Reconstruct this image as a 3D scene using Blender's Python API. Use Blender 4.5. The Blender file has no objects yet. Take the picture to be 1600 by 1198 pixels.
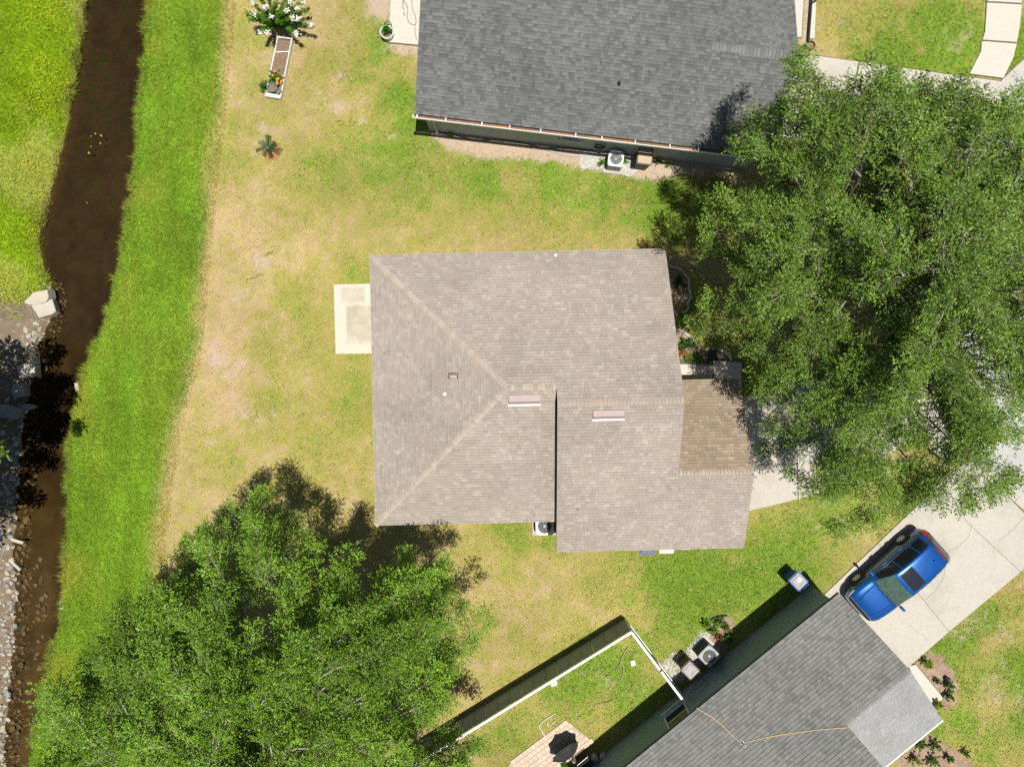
import bpy, math, random
import numpy as np
from mathutils import Vector, Matrix

R = math.radians
# ------------------------------------------------------------------ camera, sky, sun, exposure
SC = bpy.context.scene
COL = SC.collection
CAM_H = 31.0                       # drone height above the lawn, metres
FPX = 1600 * 24.0 / 36.0           # focal length in photo pixels
cam_d = bpy.data.cameras.new('camera')
cam_d.sensor_width = 36.0
cam_d.lens = 24.0
cam_d.clip_start = 0.1
cam_d.clip_end = 2000.0
cam = bpy.data.objects.new('camera', cam_d)
COL.objects.link(cam)
cam.location = (0, 0, CAM_H)
cam.rotation_euler = (0, 0, 0)
SC.camera = cam

SHX, SHY = -0.130, 0.092           # shadow shift per metre of height
world = bpy.data.worlds.new('World')
SC.world = world
world.use_nodes = True
wn = world.node_tree
bg = wn.nodes['Background']
sky = wn.nodes.new('ShaderNodeTexSky')
sky.sky_type = 'NISHITA'
sky.sun_disc = False
sky.sun_elevation = math.atan2(1.0, math.hypot(SHX, SHY))
sky.sun_rotation = math.atan2(-SHX, -SHY)
sky.dust_density = 1.0
wn.links.new(sky.outputs[0], bg.inputs[0])
bg.inputs[1].default_value = 0.052
sun_d = bpy.data.lights.new('sun', 'SUN')
sun_d.energy = 5.0
sun_d.angle = R(0.53)
sun_d.color = (1.0, 0.955, 0.88)
sun = bpy.data.objects.new('sun', sun_d)
COL.objects.link(sun)
sun.location = (6, -4, 60)
sun.rotation_euler = Vector((SHX, SHY, -1.0)).to_track_quat('-Z', 'Y').to_euler()
vs = SC.view_settings
vs.view_transform = 'Standard'
vs.look = 'None'
vs.exposure = 0.12
vs.gamma = 1.0
vs.use_curve_mapping = False
SC.render.engine = 'CYCLES'
SC.cycles.max_bounces = 6
SC.cycles.transparent_max_bounces = 12
SC.cycles.caustics_reflective = False
SC.cycles.caustics_refractive = False
SC.cycles.use_denoising = False
SC.cycles.sample_clamp_indirect = 3.0
SC.cycles.adaptive_threshold = 0.006
try:
    SC.cycles.denoiser = 'OPENIMAGEDENOISE'
    SC.cycles.denoising_input_passes = 'RGB_ALBEDO_NORMAL'
except Exception:
    pass

rng = np.random.default_rng(7)
rnd = random.Random(11)


def P(px, py, z=0.0):
    """the point at height z that the photo shows at pixel (px, py)"""
    k = (CAM_H - z) / FPX
    return Vector(((px - 800) * k, (599 - py) * k, z))


# ------------------------------------------------------------------ noise
def vnoise(x, y, seed=0):
    x = np.asarray(x, float); y = np.asarray(y, float)
    xi = np.floor(x).astype(np.int64); yi = np.floor(y).astype(np.int64)
    fx = x - xi; fy = y - yi
    fx = fx * fx * (3 - 2 * fx); fy = fy * fy * (3 - 2 * fy)

    def h(a, b):
        n = (a * 374761393 + b * 668265263 + seed * 982451653) & 0x7fffffff
        n = ((n ^ (n >> 13)) * 1274126177) & 0x7fffffff
        n = n ^ (n >> 16)
        return (n & 0xffff) / 65535.0
    return (h(xi, yi) * (1 - fx) + h(xi + 1, yi) * fx) * (1 - fy) + (h(xi, yi + 1) * (1 - fx) + h(xi + 1, yi + 1) * fx) * fy


def fbm(x, y, seed=0, oct=4, gain=0.5):
    s = 0; a = 1; t = 0
    for i in range(oct):
        s = s + a * vnoise(np.asarray(x) * 2 ** i + 17.3 * i, np.asarray(y) * 2 ** i - 9.1 * i, seed + i)
        t += a; a *= gain
    return s / t


def sstep(a, b, x):
    t = np.clip((x - a) / (b - a), 0, 1)
    return t * t * (3 - 2 * t)


def inpoly(poly, X, Y):
    X = np.asarray(X); Y = np.asarray(Y)
    ins = np.zeros(X.shape, bool)
    n = len(poly)
    for i in range(n):
        x1, y1 = poly[i][:2]; x2, y2 = poly[(i + 1) % n][:2]
        c = ((y1 > Y) != (y2 > Y))
        with np.errstate(divide='ignore', invalid='ignore'):
            xx = (x2 - x1) * (Y - y1) / ((y2 - y1) if y2 != y1 else 1e-9) + x1
        ins ^= c & (X < xx)
    return ins


def polydist(poly, X, Y, closed=True):
    """signed distance, negative inside"""
    X = np.asarray(X, float); Y = np.asarray(Y, float)
    d = np.full(X.shape, 1e9)
    n = len(poly)
    for i in range(n if closed else n - 1):
        x1, y1 = poly[i][:2]; x2, y2 = poly[(i + 1) % n][:2]
        dx, dy = x2 - x1, y2 - y1
        t = np.clip(((X - x1) * dx + (Y - y1) * dy) / max(dx * dx + dy * dy, 1e-9), 0, 1)
        d = np.minimum(d, np.hypot(X - x1 - t * dx, Y - y1 - t * dy))
    if closed:
        d = np.where(inpoly(poly, X, Y), -d, d)
    return d


# ------------------------------------------------------------------ materials
def new_mat(name):
    m = bpy.data.materials.new(name)
    m.use_nodes = True
    nt = m.node_tree
    return m, nt, nt.nodes, nt.links, nt.nodes['Principled BSDF']


def mat(name, col, rough=0.6, var=0.12, scale=6.0, bump=0.0, bscale=60.0, metal=0.0, spec=0.4, coat=0.0, stain=0.0, sscale=0.7, stcol=None, emit=None):
    m, nt, N, L, b = new_mat(name)
    b.inputs['Roughness'].default_value = rough
    b.inputs['Metallic'].default_value = metal
    b.inputs['Specular IOR Level'].default_value = spec
    b.inputs['Coat Weight'].default_value = coat
    tc = N.new('ShaderNodeTexCoord')
    nz = N.new('ShaderNodeTexNoise'); nz.inputs['Scale'].default_value = scale; nz.inputs['Detail'].default_value = 5
    L.new(tc.outputs['Object'], nz.inputs['Vector'])
    rp = N.new('ShaderNodeMapRange')
    rp.inputs['From Min'].default_value = 0.25; rp.inputs['From Max'].default_value = 0.75
    rp.inputs['To Min'].default_value = 1 - var; rp.inputs['To Max'].default_value = 1 + var
    L.new(nz.outputs['Fac'], rp.inputs['Value'])
    mx = N.new('ShaderNodeMix'); mx.data_type = 'RGBA'; mx.blend_type = 'MULTIPLY'
    mx.inputs['Factor'].default_value = 1.0
    mx.inputs['A'].default_value = (*col, 1)
    L.new(rp.outputs['Result'], mx.inputs['B'])
    out = mx.outputs['Result']
    if stain > 0:
        n2 = N.new('ShaderNodeTexNoise'); n2.inputs['Scale'].default_value = sscale; n2.inputs['Detail'].default_value = 7
        n2.inputs['Roughness'].default_value = 0.65
        L.new(tc.outputs['Object'], n2.inputs['Vector'])
        r2 = N.new('ShaderNodeMapRange')
        r2.inputs['From Min'].default_value = 0.48; r2.inputs['From Max'].default_value = 0.72
        r2.inputs['To Min'].default_value = 0.0; r2.inputs['To Max'].default_value = stain
        L.new(n2.outputs['Fac'], r2.inputs['Value'])
        m2 = N.new('ShaderNodeMix'); m2.data_type = 'RGBA'
        L.new(r2.outputs['Result'], m2.inputs['Factor'])
        L.new(out, m2.inputs['A'])
        sc_ = stcol or tuple(c * 0.55 for c in col)
        m2.inputs['B'].default_value = (*sc_, 1)
        out = m2.outputs['Result']
    L.new(out, b.inputs['Base Color'])
    if bump > 0:
        n3 = N.new('ShaderNodeTexNoise'); n3.inputs['Scale'].default_value = bscale; n3.inputs['Detail'].default_value = 3
        L.new(tc.outputs['Object'], n3.inputs['Vector'])
        bp = N.new('ShaderNodeBump'); bp.inputs['Strength'].default_value = bump; bp.inputs['Distance'].default_value = 0.02
        L.new(n3.outputs['Fac'], bp.inputs['Height'])
        L.new(bp.outputs['Normal'], b.inputs['Normal'])
    return m


def attr_mat(name, rough=0.8, spec=0.3, nscale=0.0, namp=0.0, trans=0.0, bump=0.0, bscale=60.0):
    """base colour from the mesh's own colour attribute, with a fine grain"""
    m, nt, N, L, b = new_mat(name)
    b.inputs['Roughness'].default_value = rough
    b.inputs['Specular IOR Level'].default_value = spec
    at = N.new('ShaderNodeAttribute'); at.attribute_name = 'Col'
    out = at.outputs['Color']
    if namp > 0:
        tc = N.new('ShaderNodeTexCoord')
        nz = N.new('ShaderNodeTexNoise'); nz.inputs['Scale'].default_value = nscale; nz.inputs['Detail'].default_value = 4
        nz.inputs['Roughness'].default_value = 0.7
        L.new(tc.outputs['Object'], nz.inputs['Vector'])
        rp = N.new('ShaderNodeMapRange')
        rp.inputs['From Min'].default_value = 0.28; rp.inputs['From Max'].default_value = 0.72
        rp.inputs['To Min'].default_value = 1 - namp; rp.inputs['To Max'].default_value = 1 + namp
        L.new(nz.outputs['Fac'], rp.inputs['Value'])
        mx = N.new('ShaderNodeMix'); mx.data_type = 'RGBA'; mx.blend_type = 'MULTIPLY'
        mx.inputs['Factor'].default_value = 1.0
        L.new(out, mx.inputs['A']); L.new(rp.outputs['Result'], mx.inputs['B'])
        out = mx.outputs['Result']
        if bump > 0:
            n3 = N.new('ShaderNodeTexNoise'); n3.inputs['Scale'].default_value = bscale; n3.inputs['Detail'].default_value = 3
            L.new(tc.outputs['Object'], n3.inputs['Vector'])
            bp = N.new('ShaderNodeBump'); bp.inputs['Strength'].default_value = bump; bp.inputs['Distance'].default_value = 0.03
            L.new(n3.outputs['Fac'], bp.inputs['Height']); L.new(bp.outputs['Normal'], b.inputs['Normal'])
    L.new(out, b.inputs['Base Color'])
    if trans > 0:
        tr = N.new('ShaderNodeBsdfTranslucent')
        hs = N.new('ShaderNodeMix'); hs.data_type = 'RGBA'; hs.blend_type = 'MULTIPLY'
        hs.inputs['Factor'].default_value = 1.0
        hs.inputs['B'].default_value = (1.35, 1.25, 0.5, 1)
        L.new(out, hs.inputs['A']); L.new(hs.outputs['Result'], tr.inputs['Color'])
        ms = N.new('ShaderNodeMixShader'); ms.inputs[0].default_value = trans
        L.new(b.outputs[0], ms.inputs[1]); L.new(tr.outputs[0], ms.inputs[2])
        L.new(ms.outputs[0], N['Material Output'].inputs['Surface'])
    return m


M = {}
M['ground'] = attr_mat('lawn_soil', 0.95, 0.1, 26.0, 0.42, bump=0.7, bscale=45.0)
M['grass'] = attr_mat('grass_blade', 0.7, 0.2, trans=0.3)
M['leaf'] = attr_mat('oak_leaf', 0.40, 0.32, trans=0.17)
M['plant'] = attr_mat('plant_leaf', 0.42, 0.35, trans=0.25)
M['bark'] = mat('bark', (0.27, 0.24, 0.20), 0.9, 0.3, 8, 0.5, 30)
M['twig'] = mat('twig_bark', (0.43, 0.395, 0.33), 0.85, 0.25, 8)
M['shingle'] = attr_mat('shingle_granules', 0.95, 0.15, 90.0, 0.16, bump=0.25, bscale=150.0)
M['concrete'] = mat('concrete', (0.475, 0.445, 0.385), 0.9, 0.09, 9, 0.15, 70, stain=0.75, sscale=0.5, stcol=(0.365, 0.335, 0.275))
M['concrete_white'] = mat('pale_concrete', (0.55, 0.51, 0.44), 0.9, 0.05, 6, 0.1, 70, stain=0.25, sscale=0.9, stcol=(0.5, 0.45, 0.38))
M['concrete_attr'] = attr_mat('stained_concrete', 0.9, 0.25, 30.0, 0.07, bump=0.1, bscale=80)
M['street'] = mat('street_asphalt', (0.44, 0.435, 0.42), 0.9, 0.12, 14, 0.3, 90, stain=0.3, sscale=0.35)
M['joint'] = mat('joint_dirt', (0.13, 0.11, 0.08), 0.95, 0.3, 10)
M['wall_beige'] = mat('beige_stucco', (0.46, 0.40, 0.31), 0.9, 0.06, 4, 0.3, 90)
M['wall_green'] = mat('grey_green_stucco', (0.31, 0.38, 0.40), 0.9, 0.06, 3, 0.3, 90)
M['wall_sage'] = mat('sage_stucco', (0.40, 0.46, 0.45), 0.9, 0.06, 3, 0.3, 90)
M['white'] = mat('white_paint', (0.78, 0.78, 0.76), 0.5, 0.05, 5)
M['white_wood'] = mat('weathered_white_boards', (0.66, 0.66, 0.65), 0.8, 0.2, 9, 0.2, 60, stain=0.5, sscale=2.5, stcol=(0.4, 0.4, 0.4))
M['deck_beige'] = mat('beige_roof_edge', (0.34, 0.285, 0.235), 0.9, 0.1, 10)
M['deck_grey'] = mat('grey_roof_edge', (0.13, 0.135, 0.14), 0.9, 0.1, 10)
M['vent'] = mat('rose_brown_metal', (0.37, 0.285, 0.265), 0.55, 0.06, 5)
M['pipe_white'] = mat('white_pipe', (0.75, 0.75, 0.72), 0.5, 0.05, 5)
M['black'] = mat('black_plastic', (0.018, 0.018, 0.02), 0.5, 0.2, 10)
M['dark_metal'] = mat('dark_metal', (0.05, 0.052, 0.055), 0.45, 0.2, 12, metal=0.3)
M['steel'] = mat('galvanised_steel', (0.48, 0.49, 0.50), 0.4, 0.1, 12, metal=0.7)
M['ac_white'] = mat('white_enamel', (0.72, 0.74, 0.71), 0.4, 0.06, 6)
M['ac_grey'] = mat('grey_enamel', (0.30, 0.315, 0.33), 0.45, 0.08, 6)
M['ac_body'] = mat('grey_green_enamel', (0.24, 0.27, 0.25), 0.5, 0.1, 6)
M['ac_body_dark'] = mat('dark_grey_enamel', (0.10, 0.10, 0.10), 0.5, 0.1, 6)
M['blue_bin'] = mat('blue_polyethylene', (0.012, 0.075, 0.36), 0.45, 0.12, 8)
M['maroon_bin'] = mat('maroon_polyethylene', (0.09, 0.028, 0.028), 0.5, 0.12, 8)
M['lid_grey'] = mat('silver_grey_plastic', (0.33, 0.33, 0.325), 0.35, 0.2, 10, stain=0.4, sscale=3)
M['tan_bin'] = mat('tan_plastic', (0.47, 0.36, 0.235), 0.6, 0.08, 6)
M['brown_bin'] = mat('brown_plastic', (0.12, 0.10, 0.075), 0.6, 0.12, 6)
M['cream'] = mat('cream_plastic', (0.66, 0.60, 0.47), 0.6, 0.06, 6)
M['car_blue'] = mat('blue_car_paint', (0.003, 0.085, 0.34), 0.30, 0.04, 3, metal=0.35, spec=0.45, coat=0.6)
M['glass'] = mat('dark_car_glass', (0.012, 0.016, 0.016), 0.05, 0.1, 3, spec=0.6)
M['windshield'] = mat('green_tinted_glass', (0.075, 0.125, 0.10), 0.06, 0.35, 5, spec=0.6)
M['sunroof'] = mat('smoked_glass', (0.022, 0.024, 0.032), 0.12, 0.05, 3, spec=0.5)
M['red'] = mat('red_lamp_lens', (0.45, 0.012, 0.014), 0.2, 0.1, 10, spec=0.6)
M['chrome'] = mat('chrome', (0.75, 0.76, 0.78), 0.15, 0.03, 5, metal=1.0)
M['tyre'] = mat('tyre_rubber', (0.02, 0.02, 0.02), 0.85, 0.15, 10)
M['alloy'] = mat('alloy_rim', (0.42, 0.43, 0.44), 0.35, 0.05, 10, metal=0.8)
M['pane'] = mat('window_glass', (0.02, 0.028, 0.03), 0.04, 0.05, 3, spec=0.6)
M['frame_blue'] = mat('pale_window_frame', (0.58, 0.64, 0.70), 0.5, 0.05, 6)
M['screen'] = mat('dark_green_fence_screen', (0.27, 0.32, 0.31), 0.75, 0.15, 5)
M['rope'] = mat('yellow_rope', (0.62, 0.45, 0.22), 0.8, 0.1, 10)
M['hose'] = mat('olive_hose', (0.25, 0.235, 0.13), 0.6, 0.1, 10)
M['soil'] = mat('garden_soil', (0.22, 0.145, 0.095), 0.95, 0.35, 14, 0.6, 40)
M['terracotta'] = mat('terracotta', (0.45, 0.19, 0.10), 0.85, 0.15, 10)
M['teal'] = mat('teal_glaze', (0.10, 0.27, 0.28), 0.3, 0.1, 10)
M['rock'] = mat('broken_concrete', (0.46, 0.42, 0.35), 0.9, 0.22, 5, 0.5, 30, stain=0.4, sscale=3.0)
M['rock_grey'] = mat('grey_stone', (0.30, 0.30, 0.285), 0.9, 0.25, 5, 0.5, 30, stain=0.4, sscale=3.0)
M['rock_slab'] = mat('weathered_slab', (0.50, 0.455, 0.37), 0.9, 0.15, 4, 0.5, 25, stain=0.5, sscale=2.0)
M['gravel'] = mat('white_gravel', (0.66, 0.65, 0.61), 0.9, 0.18, 16, 0.6, 40)
M['edging'] = mat('concrete_edging', (0.50, 0.45, 0.41), 0.9, 0.1, 8)
M['brick'] = [mat('paver_%s' % n, c, 0.9, 0.14, 14, 0.3, 60) for n, c in (('rose', (0.58, 0.425, 0.345)), ('sand', (0.60, 0.465, 0.345)), ('tan', (0.56, 0.44, 0.345)), ('pale', (0.62, 0.495, 0.40)))]
M['canvas'] = mat('black_canvas', (0.028, 0.029, 0.032), 0.85, 0.2, 10)
M['stick'] = mat('dry_stick', (0.34, 0.27, 0.19), 0.9, 0.3, 10)
M['petal'] = mat('white_petal', (0.78, 0.76, 0.70), 0.7, 0.05, 10)
M['orange'] = mat('orange_petal', (0.75, 0.24, 0.02), 0.7, 0.1, 10)
M['debris'] = mat('leaf_litter', (0.24, 0.14, 0.085), 0.95, 0.3, 12, stain=0.9, sscale=1.3, stcol=(0.52, 0.24, 0.06))
M['rust'] = mat('rust_cable', (0.03, 0.028, 0.028), 0.8, 0.2, 10)

m, nt, N, L, b = new_mat('creek_water')
N.remove(b)
tr = N.new('ShaderNodeBsdfTransparent'); tr.inputs[0].default_value = (0.58, 0.51, 0.38, 1)
gl = N.new('ShaderNodeBsdfGlossy'); gl.inputs['Roughness'].default_value = 0.06
fr = N.new('ShaderNodeFresnel'); fr.inputs['IOR'].default_value = 1.33
tcw = N.new('ShaderNodeTexCoord')
nw = N.new('ShaderNodeTexNoise'); nw.inputs['Scale'].default_value = 2.2; nw.inputs['Detail'].default_value = 4
L.new(tcw.outputs['Object'], nw.inputs['Vector'])
bw = N.new('ShaderNodeBump'); bw.inputs['Strength'].default_value = 0.12; bw.inputs['Distance'].default_value = 0.05
L.new(nw.outputs['Fac'], bw.inputs['Height'])
L.new(bw.outputs['Normal'], gl.inputs['Normal'])
mxw = N.new('ShaderNodeMixShader')
L.new(fr.outputs[0], mxw.inputs[0]); L.new(tr.outputs[0], mxw.inputs[1]); L.new(gl.outputs[0], mxw.inputs[2])
L.new(mxw.outputs[0], N['Material Output'].inputs['Surface'])
M['water'] = m


# ------------------------------------------------------------------ mesh helpers
def np_mesh(name, V, F, mats, cols=None, mi=None, smooth=False):
    V = np.asarray(V, np.float32); F = np.asarray(F, np.int32)
    me = bpy.data.meshes.new(name)
    k = F.shape[1]
    me.vertices.add(len(V)); me.vertices.foreach_set('co', V.ravel())
    me.loops.add(F.size); me.loops.foreach_set('vertex_index', F.ravel())
    me.polygons.add(len(F))
    me.polygons.foreach_set('loop_start', np.arange(0, F.size, k, dtype=np.int32))
    me.polygons.foreach_set('loop_total', np.full(len(F), k, np.int32))
    for mm in (mats if isinstance(mats, (list, tuple)) else [mats]):
        me.materials.append(mm)
    if mi is not None:
        me.polygons.foreach_set('material_index', np.asarray(mi, np.int32))
    me.polygons.foreach_set('use_smooth', np.full(len(F), bool(smooth)))
    if cols is not None:
        ca = me.color_attributes.new('Col', 'FLOAT_COLOR', 'POINT')
        c4 = np.ones((len(V), 4), np.float32); c4[:, :3] = cols
        ca.data.foreach_set('color', c4.ravel())
    me.update(calc_edges=True)
    me.validate()
    return me


def link(name, me, parent=None, loc=None, rz=0.0):
    o = bpy.data.objects.new(name, me)
    COL.objects.link(o)
    if loc is not None:
        o.location = loc
    if rz:
        o.rotation_euler = (0, 0, rz)
    if parent is not None:
        o.parent = parent
    return o


def tag(o, label=None, cat=None, group=None, kind=None):
    if label: o['label'] = label
    if cat: o['category'] = cat
    if group: o['group'] = group
    if kind: o['kind'] = kind
    return o


def thing(name, label, cat, loc=(0, 0, 0), rz=0.0, group=None):
    o = bpy.data.objects.new(name, None)
    COL.objects.link(o)
    o.location = loc; o.rotation_euler = (0, 0, rz)
    o.empty_display_size = 0.2
    return tag(o, label, cat, group)


class MB:
    def __init__(s):
        s.v = []; s.f = []

    def add(s, V, F):
        n = len(s.v)
        s.v += [tuple(p) for p in V]
        s.f += [tuple(i + n for i in f) for f in F]
        return s

    def box(s, x0, x1, y0, y1, z0, z1, top=None):
        """top = inset (dx, dy) of the upper face, for tapers"""
        a, c = top or (0, 0)
        V = [(x0, y0, z0), (x1, y0, z0), (x1, y1, z0), (x0, y1, z0), (x0 + a, y0 + c, z1), (x1 - a, y0 + c, z1), (x1 - a, y1 - c, z1), (x0 + a, y1 - c, z1)]
        return s.add(V, [(3, 2, 1, 0), (4, 5, 6, 7), (0, 1, 5, 4), (1, 2, 6, 5), (2, 3, 7, 6), (3, 0, 4, 7)])

    def prism(s, poly, z0, z1):
        n = len(poly)
        ar = sum(poly[i][0] * poly[(i + 1) % n][1] - poly[(i + 1) % n][0] * poly[i][1] for i in range(n))
        if ar < 0: poly = poly[::-1]
        V = [(p[0], p[1], z0) for p in poly] + [(p[0], p[1], z1) for p in poly]
        F = [tuple(range(n - 1, -1, -1)), tuple(range(n, 2 * n))] + [(i, (i + 1) % n, n + (i + 1) % n, n + i) for i in range(n)]
        return s.add(V, F)

    def rbox(s, w, d, z0, z1, r, cx=0, cy=0, seg=4, taper=0.0, cap=0.0):
        """rounded-corner upright box, optional softened top edge"""
        def ring(w, d, r, z):
            out = []
            for (sx, sy, a0) in ((1, 1, 0), (-1, 1, 90), (-1, -1, 180), (1, -1, 270)):
                for k in range(seg + 1):
                    a = R(a0 + 90 * k / seg)
                    out.append((cx + sx * (w / 2 - r) + r * math.cos(a), cy + sy * (d / 2 - r) + r * math.sin(a), z))
            return out
        rings = [ring(w, d, r, z0)]
        w2, d2 = w + taper, d + taper
        if cap > 0:
            rings += [ring(w2, d2, r, z1 - cap), ring(w2 - cap * .6, d2 - cap * .6, max(r - cap * .3, .005), z1 - cap * .3), ring(w2 - 2 * cap, d2 - 2 * cap, max(r - cap, .005), z1)]
        else:
            rings += [ring(w2, d2, r, z1)]
        n = len(rings[0]); V = [p for q in rings for p in q]; F = []
        for k in range(len(rings) - 1):
            F += [(k * n + i, k * n + (i + 1) % n, (k + 1) * n + (i + 1) % n, (k + 1) * n + i) for i in range(n)]
        F += [tuple(range(n - 1, -1, -1)), tuple((len(rings) - 1) * n + i for i in range(n))]
        return s.add(V, F)

    def lathe(s, prof, n=20, cx=0, cy=0, cz=0, axis='z', cap=True):
        V = []; F = []
        for (r, z) in prof:
            for k in range(n):
                a = 2 * math.pi * k / n
                p = (r * math.cos(a), r * math.sin(a), z)
                if axis == 'y': p = (p[0], p[2], p[1])
                if axis == 'x': p = (p[2], p[0], p[1])
                V.append((p[0] + cx, p[1] + cy, p[2] + cz))
        for j in range(len(prof) - 1):
            F += [(j * n + k, j * n + (k + 1) % n, (j + 1) * n + (k + 1) % n, (j + 1) * n + k) for k in range(n)]
        if cap:
            F += [tuple(range(n - 1, -1, -1)), tuple((len(prof) - 1) * n + k for k in range(n))]
        return s.add(V, F)

    def tube(s, pts, r, n=6):
        V, F = tube_np([tuple(p) for p in pts], r, n)
        return s.add(V.tolist(), F.tolist())

    def build(s, name, m, parent=None, smooth=False, loc=None, rz=0.0):
        me = bpy.data.meshes.new(name)
        me.from_pydata(s.v, [], s.f)
        me.materials.append(m)
        if smooth:
            me.polygons.foreach_set('use_smooth', [True] * len(me.polygons))
        me.update()
        return link(name, me, parent, loc, rz)


def tube_np(pts, r, n=5):
    pts = np.asarray(pts, float); k = len(pts)
    rr = np.full(k, r) if np.isscalar(r) else np.asarray(r, float)
    t = np.gradient(pts, axis=0)
    t /= np.linalg.norm(t, axis=1, keepdims=True) + 1e-9
    up = np.where(np.abs(t[:, 2:3]) > 0.9, np.array([[1., 0, 0]]), np.array([[0., 0, 1]]))
    a = np.cross(t, up); a /= np.linalg.norm(a, axis=1, keepdims=True) + 1e-9
    c = np.cross(t, a)
    ang = np.arange(n) * 2 * math.pi / n
    V = pts[:, None, :] + rr[:, None, None] * (np.cos(ang)[None, :, None] * a[:, None, :] + np.sin(ang)[None, :, None] * c[:, None, :])
    V = V.reshape(-1, 3)
    F = []
    for j in range(k - 1):
        for i in range(n):
            F.append((j * n + i, j * n + (i + 1) % n, (j + 1) * n + (i + 1) % n, (j + 1) * n + i))
    return V, np.array(F, int)


def pp(pts, z=0.0):
    return [tuple(P(x, y, z)[:2]) for x, y in pts]


# ------------------------------------------------------------------ the lie of the land
WZ = -0.80
def edge_fn(pts, z):
    q = np.array([P(x, y, z)[:] for x, y in pts])
    o = np.argsort(q[:, 1]); ys, xs = q[o, 1], q[o, 0]
    return lambda y: np.interp(y, ys, xs)


e_wr = edge_fn([(234, -80), (230, 0), (222, 100), (214, 200), (202, 300), (187, 400), (165, 500), (138, 560), (114, 630), (101, 700), (106, 800), (103, 870), (95, 960), (76, 1030), (62, 1100), (45, 1198), (30, 1300)], WZ)
e_wl = edge_fn([(142, -80), (138, 0), (122, 100), (106, 200), (86, 280), (62, 380), (76, 440), (84, 490), (60, 545), (48, 600), (38, 680), (28, 780), (22, 870), (26, 930), (18, 1050), (8, 1198), (0, 1300)], WZ)
e_bt = edge_fn([(362, -80), (352, 0), (338, 150), (322, 300), (312, 420), (297, 560), (272, 650), (252, 760), (240, 860), (235, 1000), (225, 1200), (220, 1300)], 0.0)


def wob(y):
    return 0.16 * (vnoise(y * 0.9, y * 0 + 3.3, 5) - 0.5) + 0.13 * (vnoise(y * 3.1, y * 0 + 1.3, 6) - 0.5)


def gz(x, y):
    x = np.asarray(x, float); y = np.asarray(y, float)
    wr = e_wr(y) + wob(y); wl = e_wl(y) + wob(y + 50); bt = e_bt(y)
    z = np.zeros(x.shape)
    t = np.clip((x - wr) / np.maximum(bt - wr, 0.5), 0, 1)
    slope = (WZ - 0.03) * (1 - t) ** 1.25
    slope = slope + 0.12 * sstep(0.0, 0.06, t) * (1 - t)
    z = np.where(x >= wr, slope, z)
    s = np.clip((x - wl) / np.maximum(wr - wl, 0.3), 0, 1)
    bed = WZ - 0.03 - 0.55 * np.sin(math.pi * s) ** 0.8 + 0.12 * (fbm(x * 0.8, y * 0.8, 31) - 0.5)
    z = np.where((x < wr) & (x > wl), bed, z)
    tl = np.clip((wl - x) / 2.6, 0, 1)
    z = np.where(x <= wl, WZ - 0.03 + 0.62 * tl ** 0.8 + 0.12 * (fbm(x * 1.1, y * 1.1, 33) - 0.5) * sstep(0, .3, tl), z)
    return z


def gz1(x, y):
    return float(gz(np.array([x]), np.array([y]))[0])


# patches of the lawn, as found on the ground (photo pixel, radius in px, how lush / bare)
LUSH = [(1090, 900, 130, .8), (1190, 900, 90, .8), (1240, 870, 60, .6), (1130, 870, 80, .5), (1010, 1010, 60, .55), (1060, 960, 60, .6), (940, 1030, 60, .6), (980, 1060, 70, .7), (880, 1150, 40, .3),
        (900, 1080, 60, .6), (800, 1150, 60, .5), (1300, 790, 70, .55), (1400, 780, 60, .5), (1200, 815, 40, .4), (980, 840, 30, .4), (800, 835, 35, .55), (870, 850, 25, .4), (790, 880, 25, .35),
        (640, 300, 40, .3), (560, 420, 40, .35), (560, 600, 50, .28), (610, 30, 30, .5), (600, 80, 40, .6), (560, 110, 40, .4), (630, 150, 35, .7), (640, 200, 30, .7), (620, 230, 40, .5), (560, 230, 60, .35),
        (500, 270, 60, .45), (620, 265, 90, .55), (760, 285, 60, .6), (860, 280, 70, .55), (960, 300, 50, .5), (1030, 300, 60, .7), (1080, 330, 60, .6), (395, 130, 30, .4), (375, 190, 35, .45), (390, 60, 30, .4), (370, 250, 40, .45),
        (500, 90, 40, .15), (1470, 40, 60, .9), (1490, 80, 60, .9), (1390, 20, 40, .5), (1330, 40, 25, .35), (1400, 85, 50, .9), (1340, 80, 30, .6), (1530, 60, 30, .8), (1590, 40, 25, .9), (1585, 90, 25, .8), (1440, 110, 50, .7),
        (1250, 830, 60, .5), (1290, 860, 50, .3), (1480, 1020, 60, .8), (1540, 960, 40, .6), (1590, 1050, 40, 1.0), (1530, 1060, 50, .5), (1500, 1130, 50, .5), (1560, 1150, 50, .4), (1600, 1130, 40, .6), (1460, 1150, 40, .6),
        (600, 640, 60, .25), (520, 640, 60, .15), (460, 470, 50, .2), (500, 560, 40, .18), (420, 640, 50, .15), (340, 690, 40, .2), (1100, 560, 60, .5), (1160, 600, 40, .5), (1080, 470, 40, .6)]
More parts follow.
